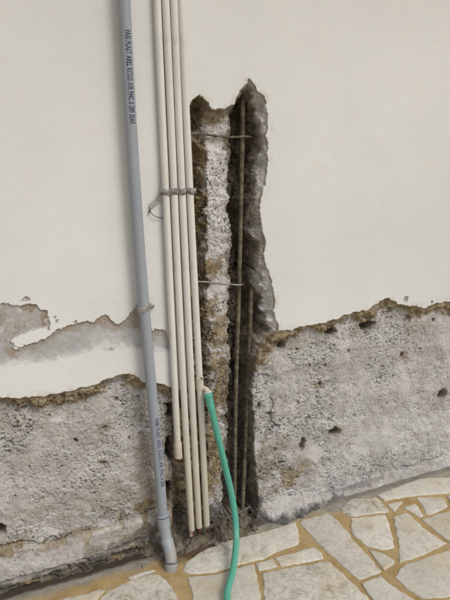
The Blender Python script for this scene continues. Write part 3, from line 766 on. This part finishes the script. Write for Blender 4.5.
# ------------------------------------------------------------------ the floor: ochre grout with crazy-paving stones
fl = mesh('floor', [(-14, -24, 0), (14, -24, 0), (14, 0.14, 0), (-14, 0.14, 0)], [(0, 1, 2, 3)])
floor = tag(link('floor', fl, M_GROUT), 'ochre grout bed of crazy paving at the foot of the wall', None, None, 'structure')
STONES = [
    [(-0.1471, -0.0823), (-0.1257, -0.0674), (-0.0928, -0.0527), (-0.0252, -0.0396), (0.0551, -0.0444), 
    (0.121, -0.0463), (0.196, -0.0467), (0.1652, -0.1182), (0.1524, -0.1303), (0.1004, -0.1328), (0.0442, -0.141), 
    (-0.0163, -0.138), (-0.0835, -0.1353), (-0.1428, -0.1161), (-0.1553, -0.0986)],
    [(-0.152, -0.1274), (-0.0881, -0.1469), (-0.0215, -0.1497), (0.0159, -0.1528), (0.0035, -0.1906), 
    (-0.0126, -0.2356), (-0.023, -0.2731), (-0.0828, -0.3666), (-0.2107, -0.3089), (-0.1633, -0.2026), 
    (-0.1567, -0.1627)],
    [(0.0213, -0.1532), (0.0689, -0.1544), (0.0653, -0.1835), (0.0179, -0.1777)],
    [(0.0785, -0.1526), (0.1868, -0.1594), (0.1931, -0.184), (0.1845, -0.2054), (0.0753, -0.186)],
    [(0.0231, -0.1899), (0.1155, -0.2064), (0.1912, -0.2208), (0.1986, -0.2642), (0.2026, -0.3226), 
    (0.2068, -0.3842), (0.0951, -0.461), (-0.0651, -0.3745), (-0.0186, -0.2853)],
    [(0.2071, -0.0468), (0.2977, -0.0453), (0.3043, -0.0818), (0.3022, -0.1396), (0.2965, -0.1787), 
    (0.2971, -0.2339), (0.2901, -0.306), (0.2249, -0.3069), (0.2174, -0.249), (0.2058, -0.1482)],
    [(0.3484, -0.0397), (0.3998, -0.0196), (0.4698, -0.0409), (0.4698, -0.0745), (0.4587, -0.1123), (0.354, -0.087), 
    (0.3376, -0.0664)],
    [(0.3449, -0.0956), (0.4409, -0.1222), (0.4129, -0.1812), (0.3769, -0.2468), (0.3427, -0.2398), 
    (0.3145, -0.2094), (0.3121, -0.1489)],
    [(0.311, -0.2274), (0.3343, -0.2509), (0.3442, -0.2868), (0.3327, -0.2977), (0.3001, -0.3047)],
    [(0.4552, -0.1416), (0.5003, -0.1394), (0.4985, -0.2208), (0.5085, -0.2898), (0.3994, -0.2997), 
    (0.3532, -0.295), (0.395, -0.242)],
    [(0.4814, -0.0349), (0.5475, -0.0249), (0.6125, -0.019), (0.6635, -0.018), (0.7426, -0.0489), (0.8892, -0.0662), 
    (0.8098, -0.136), (0.6824, -0.1146), (0.5873, -0.0816), (0.4817, -0.0634)],
    [(0.4801, -0.082), (0.5289, -0.0882), (0.4726, -0.1214)],
    [(0.5121, -0.1159), (0.5532, -0.116), (0.5357, -0.1688), (0.5235, -0.1708)],
    [(0.5804, -0.0898), (0.6488, -0.1246), (0.6277, -0.1643), (0.5487, -0.1722)],
    [(0.5209, -0.1822), (0.6205, -0.1822), (0.7504, -0.1943), (0.6392, -0.3138), (0.5212, -0.2978)],
    [(0.3091, -0.3377), (0.3471, -0.3144), (0.3941, -0.3137), (0.5011, -0.3125), (0.6242, -0.3251), 
    (0.4979, -0.4606), (0.3849, -0.4393), (0.3241, -0.4186), (0.3104, -0.3825)],
    [(0.2225, -0.3207), (0.2805, -0.3189), (0.2823, -0.3553), (0.2881, -0.3813), (0.3022, -0.4172), 
    (0.2253, -0.5196), (0.1489, -0.4852), (0.2147, -0.381)],
    [(0.3188, -0.4316), (0.376, -0.449), (0.4812, -0.4708), (0.3836, -0.5765), (0.2482, -0.5299)],
    [(0.6643, -0.1261), (0.7415, -0.1335), (0.7976, -0.148), (0.7658, -0.1792), (0.6427, -0.1659)],
    [(-0.3433, -0.0924), (-0.2866, -0.0812), (-0.2349, -0.0779), (-0.2132, -0.0917), (-0.2022, -0.131), 
    (-0.1975, -0.194), (-0.2226, -0.3036), (-0.408, -0.2348), (-0.3785, -0.1256)],
    [(-0.5225, -0.0839), (-0.4488, -0.073), (-0.3574, -0.0787), (-0.3521, -0.0884), (-0.387, -0.1217), 
    (-0.4199, -0.2294), (-0.5719, -0.1755)],
    [(-0.2877, -0.0655), (-0.2407, -0.0615), (-0.2172, -0.0703), (-0.233, -0.071), (-0.2826, -0.0754)],
]
def pip(x, y, poly):
    c = False
    for i in range(len(poly)):
        (x0, y0), (x1, y1) = poly[i - 1], poly[i]
        if (y0 > y) != (y1 > y) and x < (x1 - x0) * (y - y0) / (y1 - y0) + x0: c = not c
    return c
def clip(poly, nx, ny, c):
    out = []
    for i in range(len(poly)):
        a, b = poly[i - 1], poly[i]
        da, db = a[0] * nx + a[1] * ny - c, b[0] * nx + b[1] * ny - c
        if (da < 0) != (db < 0):
            t = da / (da - db); out.append((a[0] + (b[0] - a[0]) * t, a[1] + (b[1] - a[1]) * t))
        if db < 0: out.append(b)
    return out
def crazy_paving(x0, x1, y0, y1, cell, gap):
    seeds = []
    nx, ny = int((x1 - x0) / cell), int((y1 - y0) / cell)
    for i in range(-1, nx + 1):
        for j in range(-1, ny + 1):
            seeds.append((x0 + (i + 0.5 + rng.uniform(-.48, .48)) * cell, y0 + (j + 0.5 + rng.uniform(-.48, .48)) * cell))
    for sx, sy in seeds:
        poly = [(x0, y0), (x1, y0), (x1, y1), (x0, y1)]
        for tx, ty in seeds:
            if (tx, ty) == (sx, sy) or abs(tx - sx) > 3 * cell or abs(ty - sy) > 3 * cell: continue
            dx, dy = tx - sx, ty - sy; L = math.hypot(dx, dy)
            poly = clip(poly, dx / L, dy / L, (dx * (sx + tx) / 2 + dy * (sy + ty) / 2) / L - gap / 2)
            if len(poly) < 3: break
        if len(poly) >= 3: yield poly
traced = list(STONES)
SEEN = [(-0.5982, -0.0191), (-0.5205, -0.0612), (-0.3569, -0.0642), (-0.232, -0.0675), (0.3539, -0.0259), 
    (0.4867, -0.0374), (0.6513, -0.0186), (0.7758, -0.039), (0.3466, -0.4996), (0.2409, -0.568), 
    (-0.6324, -0.2085)]
def edge_pts(poly, n=6):
    for i in range(len(poly)):
        (ax, ay), (bx, by) = poly[i - 1], poly[i]
        for k in range(n): yield ax + (bx - ax) * k / n, ay + (by - ay) * k / n
for poly in crazy_paving(-1.5, 1.75, -1.75, -0.035, 0.17, 0.013):
    if any(pip(x, y, t) for t in traced + [SEEN] for x, y in edge_pts(poly)): continue
    if any(pip(x, y, poly) for t in traced for x, y in t): continue
    if abs(sum(poly[i - 1][0] * poly[i][1] - poly[i][0] * poly[i - 1][1] for i in range(len(poly)))) < 0.002: continue
    STONES.append(poly)

def inset_ring(pts, d):
    n = len(pts); out = []
    for i in range(n):
        a, b, c = Vector(pts[i - 1]), Vector(pts[i]), Vector(pts[(i + 1) % n])
        e1, e2 = (b - a).normalized(), (c - b).normalized()
        nn = Vector((-(e1.y + e2.y), e1.x + e2.x))
        nn = nn.normalized() if nn.length > 1e-6 else Vector((-e1.y, e1.x))
        out.append(b + nn * d)
    return out
DIRTY = {0: 0.18, 4: 0.5, 6: 0.75, 19: 0.55, 20: 0.35, 21: 0.6, 5: 0.35, 15: 0.12, 1: 0.1}
def paving_stone(poly, idx):
    area = sum(poly[i - 1][0] * poly[i][1] - poly[i][0] * poly[i - 1][1] for i in range(len(poly)))
    if area < 0: poly = poly[::-1]
    cx = sum(p[0] for p in poly) / len(poly); cy = sum(p[1] for p in poly) / len(poly)
    big = abs(area) / 2 > 0.0025
    ring = []
    for i in range(len(poly)):
        a, b = Vector(poly[i]), Vector(poly[(i + 1) % len(poly)])
        n = max(1, int((b - a).length / (0.011 if big else 0.007)))
        t = (b - a).normalized(); nn = Vector((-t.y, t.x))
        for k in range(n):
            p = a.lerp(b, k / n)
            ring.append(p - nn * 0.0016 + nn * rng.gauss(0, 0.0012 if big else 0.0006))
    ring = [Vector((p.x - cx, p.y - cy)) for p in ring]
    h = rng.uniform(0.0020, 0.0044)
    n = len(ring)
    tx, ty = rng.gauss(0, .006), rng.gauss(0, .006)
    lv = [(ring, -0.012), (ring, h - 0.0026), (inset_ring(ring, 0.0016), h - 0.0007), (inset_ring(ring, 0.0042), h)]
    V, F = [], []
    for k, (rg, z) in enumerate(lv):
        for p in rg: V.append((p.x, p.y, z + (rng.gauss(0, .0003) if k else 0) + (p.x * tx + p.y * ty if k else 0)))
    for k in range(3):
        for i in range(n): F.append((k * n + i, k * n + (i + 1) % n, (k + 1) * n + (i + 1) % n, (k + 1) * n + i))
    F.append(tuple(range(3 * n, 4 * n)))
    F.append(tuple(reversed(range(n))))
    me = mesh('paving_stone', V, F)
    bm = bmesh.new(); bm.from_mesh(me)
    bmesh.ops.triangulate(bm, faces=[f for f in bm.faces if len(f.verts) > 4])
    bm.to_mesh(me); bm.free()
    at = me.attributes.new('tint', 'FLOAT_COLOR', 'POINT')
    dk = DIRTY.get(idx, 0.16) + 0.12
    at.data.foreach_set('color', np.tile(np.array([0, dk, 0, 1.0], np.float32), len(me.vertices)))
    o = link('paving_stone', me, M_STONE, floor)
    o.location = (cx, cy, 0)
    sharpen(o, 50)
for i, p in enumerate(STONES): paving_stone(p, i)

# ------------------------------------------------------------------ reinforcement in the groove
def rebar(pts, label, r=0.0058):
    path = spline(pts, 0.0026)
    def rf(i, a): return 1.0 + 0.11 * max(0.0, math.sin(i * 1.15 + a * 0.5)) + (0.09 if abs(math.sin(a)) > 0.97 else 0.0)
    o = tube('rebar', pts, r, M_REBAR, None, 0.0026, 14, 0, rf)
    return tag(o, label, 'rebar', 'rebars in the wall groove')
rebar([(0.1059, 0.052, 1.1712), (0.0997, 0.046, 1.1323), (0.086, 0.044, 0.8466), (0.0754, 0.044, 0.6407), 
    (0.0637, 0.046, 0.42), (0.0579, 0.05, 0.2419), (0.0558, 0.06, 0.0485)], 'long rusty rebar standing the full height of the open wall groove')
rebar([(0.129, 0.072, 0.671), (0.1138, 0.05, 0.6397), (0.1009, 0.046, 0.4419), (0.0904, 0.047, 0.2664), 
    (0.0783, 0.05, 0.0644), (0.0779, 0.056, -0.0044)], 'shorter rusty rebar in the lower right half of the wall groove')
tag(tube('tie_wire', [(-0.0664, 0.006, 1.0558), (-0.0457, 0.01, 1.0576), (-0.0101, 0.014, 1.0547), (0.0321, 0.02, 1.0493), 
    (0.0715, 0.028, 1.0473), (0.1004, 0.034, 1.0479), (0.1346, 0.05, 1.0437)], 0.0026, M_REBAR, None, 0.006, 8,
    rfun=lambda i, a: 1 + 0.2 * math.sin(i * 1.7)), 'thick bent tie wire crossing near the top of the wall groove', 'wire', 'tie wires across the groove')
tag(tube('tie_wire', [(-0.0617, 0.008, 0.7144), (-0.0401, 0.011, 0.71), (-0.0014, 0.017, 0.7017), (0.0389, 0.024, 0.6917), 
    (0.0744, 0.03, 0.6836), (0.0846, 0.034, 0.6842)], 0.0018, M_STEEL, None, 0.006, 8,
    rfun=lambda i, a: 1 + 0.15 * math.sin(i * 1.3)), 'thin pale tie wire crossing halfway up the wall groove', 'wire', 'tie wires across the groove')

# ------------------------------------------------------------------ grey drain pipe
gp = empty('drain_pipe', (0, 0, 0))
tag(gp, 'grey plastic drain pipe with printed lettering and bent lower fitting', 'pipe')
GR = 0.0129
g_axis = [(-0.1935, -0.024, 1.4296), (-0.1923, -0.024, 1.3211), (-0.1947, -0.024, 1.1284), (-0.195, -0.024, 0.9193), 
    (-0.1924, -0.024, 0.6912), (-0.1862, -0.024, 0.4407), (-0.181, -0.023, 0.2776), (-0.178, -0.022, 0.1106)]
tube('pipe_run', g_axis, GR, M_GREY, gp, 0.012, 32)
FP = [(-0.1784, -0.022, 0.1225), (-0.1773, -0.023, 0.0993), (-0.1751, -0.032, 0.0541), (-0.1742, -0.052, 0.0378), 
    (-0.1757, -0.068, 0.0259), (-0.1776, -0.074, 0.0161), (-0.1821, -0.082, -0.0211)]
def fitting(name, pts, rads, step=0.004):
    path = spline(pts, step); n = len(path)
    rr = [float(np.interp(i / (n - 1), [t for t, _ in rads], [r for _, r in rads])) for i in range(n)]
    o = tube(name, path, rr, M_GREYF, gp, raw=True, n=32); sharpen(o, 50); return o
fitting('socket', FP[:3], [(0, .0136), (.03, .0160), (.10, .0164), (.5, .0162), (.56, .0146), (.95, .0142), (1, .0140)], 0.003)
fitting('elbow', FP[2:6], [(0, .0140), (.03, .0160), (.14, .0164), (.3, .0152), (.8, .0148), (1, .0146)], 0.003)
fitting('end_socket', FP[5:], [(0, .0146), (.08, .0168), (.9, .0168), (1, .0166)], 0.003)
for q in (1, 2, 5):
    a = Vector(FP[q]); t = (Vector(FP[min(q + 1, 6)]) - Vector(FP[q - 1])).normalized()
    if q == 1: a = Vector(FP[0]).lerp(Vector(FP[1]), 0.25)
    tube('seal_ring', [a - t * 0.0016, a + t * 0.0016], 0.0163 if q == 1 else (0.0156 if q == 2 else 0.0162), M_SEAM, gp, raw=True, n=32)

def printed(text, z_top, length, ang, height, mat, axis_pts, radius, name='printed_lettering'):
    """text stamped on the pipe, running downwards, letter tops to the right, wrapped round the pipe"""
    cu = bpy.data.curves.new('t', 'FONT'); cu.body = text; cu.size = 1.0
    cu.space_character = 1.12; cu.offset = 0.030
    to = bpy.data.objects.new('t', cu); COL.objects.link(to)
    dg = bpy.context.evaluated_depsgraph_get()
    me = bpy.data.meshes.new_from_object(to.evaluated_get(dg))
    bpy.data.objects.remove(to); bpy.data.curves.remove(cu)
    bm = bmesh.new(); bm.from_mesh(me)
    xs = [v.co.x for v in bm.verts]; ys = [v.co.y for v in bm.verts]
    x0, x1, y0, y1 = min(xs), max(xs), min(ys), max(ys)
    for k in range(1, 12):
        bmesh.ops.bisect_plane(bm, geom=bm.verts[:] + bm.edges[:] + bm.faces[:], plane_co=(0, y0 + (y1 - y0) * k / 12, 0), plane_no=(0, 1, 0))
    path = spline(axis_pts, 0.004)
    zz = [p.z for p in path][::-1]; px = [p.x for p in path][::-1]; py = [p.y for p in path][::-1]
    for v in bm.verts:
        z = z_top - (v.co.x - x0) / (x1 - x0) * length
        s = ((v.co.y - y0) / (y1 - y0) - 0.5) * height
        a = ang + s / radius
        v.co = (np.interp(z, zz, px) + math.sin(a) * (radius + 0.00035), np.interp(z, zz, py) - math.cos(a) * (radius + 0.00035), z)
    bm.to_mesh(me); bm.free(); me.name = name
    return link(name, me, mat, gp, False)
ZT1, ZT2 = [(-0.1844, 1.2633), (-0.1842, 1.0804)] , [(-0.1731, 0.3961), (-0.1684, 0.2083)]
printed('FABI PLAST ABEL KO2/5 AIR PNC 0 200 2SA3', ZT1[0][1], ZT1[0][1] - ZT1[1][1], R(6), 0.0120, M_INK, g_axis, GR)
printed('FABI PLAST ABEL KO2/5 AIR PNC 0 200', ZT2[0][1], ZT2[0][1] - ZT2[1][1], R(16), 0.0105, M_INK2, g_axis, GR)

# pipe clip on the wall
pc = tag(empty('pipe_clip', [(-0.1863, 0, 0.6653)][0]), 'thin metal clip with screw eye holding the grey drain pipe', 'clip')
def local(pts, o): return [Vector(p) - o.location for p in pts]
cb = Vector([(-0.1926, -0.024, 0.6733)][0]) - pc.location
V, F = [], []
N = 28
for i in range(N + 1):
    a = R(-105) + R(210) * i / N
    for rr, hz in ((GR + 0.0004, -0.0075), (GR + 0.0004, 0.0075), (GR + 0.0019, 0.0062), (GR + 0.0019, -0.0062)):
        V.append(cb + Vector((math.sin(a) * rr, -math.cos(a) * rr, hz + 0.004 * math.sin(a))))
for i in range(N):
    for k in range(4):
        F.append((i * 4 + k, i * 4 + (k + 1) % 4, i * 4 + 4 + (k + 1) % 4, i * 4 + 4 + k))
F += [(3, 2, 1, 0), tuple(N * 4 + k for k in range(4))]
sharpen(link('band', mesh('band', V, F), M_STEEL, pc), 40)
sharpen(tube('screw_eye', local([(-0.1747, -0.016, 0.6714), (-0.1699, -0.017, 0.6722)], pc), 0.0062, M_STEEL, pc, raw=True, n=18), 40)
tube('tab', local([(-0.1761, -0.012, 0.6693), (-0.1655, -0.006, 0.6689), (-0.1618, 0.004, 0.6659)], pc), 0.0030, M_STEEL, pc, 0.003, 10)
tube('tab', local([(-0.2031, -0.012, 0.6705), (-0.2081, -0.006, 0.6685), (-0.207, 0.004, 0.6646)], pc), 0.0034, M_STEEL, pc, 0.003, 10)
tube('screw', local([(-0.1707, -0.02, 0.673), (-0.1696, -0.016, 0.6719)], pc), 0.0028, M_RUST, pc, raw=True, n=12)

# ------------------------------------------------------------------ four cream conduit pipes
CR = 0.00835
CPATH = [
    [(-0.1176, -0.0095, 1.44), (-0.1183, -0.0095, 1.328), (-0.1203, -0.01, 1.1291), (-0.1219, -0.0105, 0.9136), 
    (-0.1235, -0.0105, 0.6792), (-0.1248, -0.0105, 0.4229), (-0.1247, -0.0105, 0.2685)],
    [(-0.0996, -0.0095, 1.4415), (-0.0997, -0.0095, 1.3289), (-0.1007, -0.01, 1.1291), (-0.102, -0.0105, 0.9124), 
    (-0.1028, -0.0105, 0.6765), (-0.1025, -0.0105, 0.4184), (-0.0997, -0.012, 0.0447)],
    [(-0.0819, -0.0095, 1.443), (-0.0816, -0.0095, 1.3299), (-0.0825, -0.01, 1.129), (-0.0828, -0.0105, 0.9112), 
    (-0.0822, -0.0105, 0.6738), (-0.0811, -0.0105, 0.4141), (-0.0786, -0.012, 0.0475)],
    [(-0.0663, -0.0095, 1.4443), (-0.0653, -0.0095, 1.3308), (-0.0647, -0.01, 1.129), (-0.0637, -0.0105, 0.91), 
    (-0.0615, -0.0105, 0.6712), (-0.0588, -0.0105, 0.4096), (-0.0565, -0.012, 0.0439)],
]
CLAB = ['leftmost cream conduit pipe, shortest of four, ending in a coupling above the floor',
        'second cream conduit pipe from the left, running down to the floor',
        'third cream conduit pipe from the left, running down to the floor',
        'rightmost cream conduit pipe with the green hose joined to its side']
for i, pts in enumerate(CPATH):
    cp = tag(empty('conduit_pipe', (pts[-1][0], pts[-1][1], 0) if i else pts[-1]), CLAB[i], 'pipe', 'row of cream conduit pipes')
    pl_ = local(pts, cp)
    o = tube('pipe_run', pl_, CR, M_CREAM, cp, 0.012, 24, 0.0016); sharpen(o, 50)
    pth = spline(pl_, 0.004)
    if i == 0:
        e = pth[-11:]
        o = tube('coupling', e + [e[-1] + (e[-1] - e[-2])], [0.0086, 0.0098, 0.0102] + [0.0102] * (len(e) - 4) + [0.0102, 0.0100], M_CREAM_F, cp, raw=True, n=24, hollow=0.0018); sharpen(o, 50)
    else:
        e = pth[-1]
        # rusted, torn end of the metal sleeve below the cut plastic
        tube('rusty_stub', [e + Vector((0, 0, 0.004)), e + Vector((0.0005, 0.001, -0.010)), e + Vector((0.001, 0.004, -0.024 + 0.004 * i))], 0.0062, M_FLAKE, cp, 0.002, 14,
             rfun=lambda k, a, i=i: 1 + 0.18 * math.sin(a * 3 + k + i) + 0.10 * math.sin(a * 7 + 2.1 * k))
    if i == 1:
        e = pth[-1]
        ribbon('torn_flap', [e + Vector((-0.003, -0.0085, 0.003)), e + Vector((-0.005, -0.010, -0.004)), e + Vector((-0.006, -0.013, -0.010))], 0.008, 0.001, M_CRUMB, cp)
    if i == 3:
        def zpt(py, Y=-0.0105):
            zt = py
            return min(pth, key=lambda p: abs(p.z - zt))
        zc = [(-0.0557, 0.4566), (-0.0556, 0.4321), (-0.0568, 0.3353)]
        for k, (zz, hl) in enumerate(((zc[0][1], 0.017),)):
            c = zpt(zz - cp.location.z); u = Vector((pth[-1] - pth[0])).normalized()
            o = tube('coupling', [c - u * hl, c - u * (hl - .001), c + u * (hl - .001), c + u * hl], [0.0086, 0.0098, 0.0098, 0.0086], M_CREAM_F, cp, raw=True, n=24); sharpen(o, 40)
        c = zpt(zc[1][1] - cp.location.z)
        br = local([(-0.0552, -0.011, 0.4431), (-0.0495, -0.017, 0.4417), (-0.0463, -0.026, 0.4392), (-0.0453, -0.031, 0.4315), 
    (-0.0452, -0.034, 0.4219)], cp)
        sharpen(tube('branch', br, 0.0068, M_CREAM_F, cp, 0.003, 18, 0.0012), 50)
        fl_ = Vector(br[3])
        d_ = (Vector(br[4]) - Vector(br[2])).normalized()
        sharpen(tube('collar', [fl_ - d_ * 0.0075, fl_ - d_ * 0.0068, fl_ - d_ * 0.0012, fl_ - d_ * 0.0005], [0.0088, 0.0104, 0.0104, 0.0088], M_CREAM_F, cp, raw=True, n=20), 40)

# perforated strap across the four pipes
st = tag(empty('pipe_strap', [(-0.1319, 0, 0.9314)][0]), 'grey metal strap across the four cream pipes with torn tail', 'strap')
SA, SB = [(-0.1336, -0.0105, 0.9322)][0], [(-0.0501, -0.0105, 0.9308)][0]
cxs = []
for pts in CPATH:
    pp = spline(pts, 0.004); q = min(pp, key=lambda p: abs(p.z - SA[2])); cxs.append((q.x, q.y))
def strap_y(x):
    y = -0.0125
    for a, b in cxs:
        if abs(x - a) < CR + 0.0008:
            y = min(y, b - math.sqrt((CR + 0.0008) ** 2 - (x - a) ** 2))
    return y
V, F = [], []
N = 110; HS = 0.0068
for i in range(N + 1):
    t = i / N; x = SA[0] - 0.003 + (SB[0] - SA[0] + 0.0035) * t
    z = SA[2] + (SB[2] - SA[2]) * t + 0.0012 * math.sin(t * 19)
    y = strap_y(x)
    for dy, hz in ((-0.0004, -HS), (-0.0011, -HS * 0.96), (-0.0011, HS * 0.96), (-0.0004, HS)):
        V.append(Vector((x, y + dy, z + hz * (1 + 0.10 * math.sin(t * 31 + hz * 900)))) - st.location)
for i in range(N):
    for k in range(4): F.append((i * 4 + k, i * 4 + 4 + k, i * 4 + 4 + (k + 1) % 4, i * 4 + (k + 1) % 4))
link('band', mesh('band', V, F), mat_metal('dull_strap', (0.17, 0.165, 0.155), (0.40, 0.385, 0.35), 0.6, 0.15, 110), st)
ribbon('tail', local([(-0.1304, -0.01, 0.9276), (-0.138, -0.006, 0.9166), (-0.1487, -0.0045, 0.907), (-0.1586, -0.005, 0.901)], st), 0.010, 0.0009, M_STEEL, st)
tube('nail', local([(-0.1563, 0.004, 0.8966), (-0.1613, -0.006, 0.8878)], st), 0.0022, M_RUST, st, raw=True, n=10)
tube('wire_end', local([(-0.159, -0.003, 0.8929), (-0.1555, -0.007, 0.8841), (-0.1468, -0.008, 0.8779), (-0.1367, -0.005, 0.8739), 
    (-0.1261, -0.001, 0.8711)], st), 0.0009, M_WIRE, st, 0.003, 8)

# ------------------------------------------------------------------ green hose
HP = [(-0.0467, -0.0305, 0.4327), (-0.0457, -0.034, 0.4247), (-0.0425, -0.04, 0.3995), (-0.0364, -0.043, 0.3614), 
    (-0.0261, -0.045, 0.3045), (-0.0127, -0.047, 0.2313), (-0.0005, -0.053, 0.1557), (0.0031, -0.066, 0.0942), 
    (-0.0045, -0.09, 0.0521), (-0.0287, -0.138, 0.0337), (-0.0587, -0.188, 0.0252), (-0.0934, -0.239, 0.0205)]
HP = HP + [(-0.112, -0.300, 0.0160), (-0.118, -0.370, 0.0158), (-0.10, -0.47, 0.0158), (-0.03, -0.60, 0.0158), (0.10, -0.70, 0.0158), (0.28, -0.76, 0.0158), (0.5, -0.79, 0.0158)]
hs = tag(empty('garden_hose', (-0.118, -0.37, 0.006)), 'green garden hose hanging from the cream pipe and curving onto the paving', 'hose')
pth = spline(local(HP, hs), 0.006)
rr = [0.0084 + 0.00025 * math.sin(i * 0.21) * math.sin(i * 0.083) for i in range(len(pth))]
for i in range(5): rr[i] = 0.0118 - 0.0005 * i
for i in range(5, 9): rr[i] = 0.0098 - 0.00015 * (i - 5)
tube('hose_run', pth, rr, M_HOSE, hs, raw=True, n=24, hollow=0.0018)

# ------------------------------------------------------------------ small things at the foot of the wall
tag(tube('twisted_wire', [(-0.0603, -0.021, 0.4747), (-0.0549, -0.024, 0.4721), (-0.0469, -0.024, 0.4746), (-0.0376, -0.02, 0.4688), 
    (-0.0259, -0.01, 0.4589), (-0.0121, 0.012, 0.4509)], 0.0014, M_RUST, None, 0.003, 8), 'short rusty wire twisted round the rightmost cream pipe above the hose', 'wire')
tag(tube('loose_rod', [(-0.0713, -0.022, 0.0395), (-0.0496, -0.018, 0.0457), (-0.0227, -0.016, 0.0502), (0.0105, -0.014, 0.0546), 
    (0.045, -0.01, 0.0577), (0.0786, 0.004, 0.0551)], 0.0030, M_WIRE, None, 0.005, 10), 'thin dark rod lying along the foot of the wall behind the hose', 'rod')

def crumb(px, r, seed, label, z=0.0):
    q = random.Random(seed)
    bm = bmesh.new(); bmesh.ops.create_icosphere(bm, subdivisions=2, radius=1.0)
    ax = Vector((q.uniform(.7, 1.3), q.uniform(.7, 1.2), q.uniform(.45, .8)))
    dirs = [Vector((q.gauss(0, 1), q.gauss(0, 1), q.gauss(0, 1))).normalized() for _ in range(7)]
    for v in bm.verts:
        d = v.co.normalized(); k = 1.0
        for u in dirs: k = min(k, 0.72 / max(0.3, d.dot(u)) if d.dot(u) > 0.55 else 1.0)
        v.co = Vector((d.x * ax.x, d.y * ax.y, d.z * ax.z)) * r * k * q.uniform(.95, 1.04)
    zmin = min(v.co.z for v in bm.verts)
    for v in bm.verts: v.co.z -= zmin + 0.001
    me = bpy.data.meshes.new('mortar_crumb'); bm.to_mesh(me); bm.free()
    o = link('mortar_crumb', me, M_CRUMB, None, False)
    o.location = (px[0], px[1], z); o.rotation_euler.z = q.uniform(0, 6)
    tag(o, label, 'rubble', 'mortar crumbs at the foot of the wall')
CR_PTS = [(-0.0451, -0.0461), (-0.1492, -0.0649), (-0.2433, -0.0423)]
crumb(CR_PTS[0], 0.0072, 101, 'pale mortar crumb lying on the paving stone just left of the hose', 0.003)
crumb(CR_PTS[1], 0.0050, 102, 'small mortar crumb on the ochre grout right of the grey pipe foot')
crumb(CR_PTS[2], 0.0045, 105, 'small mortar crumb on the floor left of the grey pipe foot')
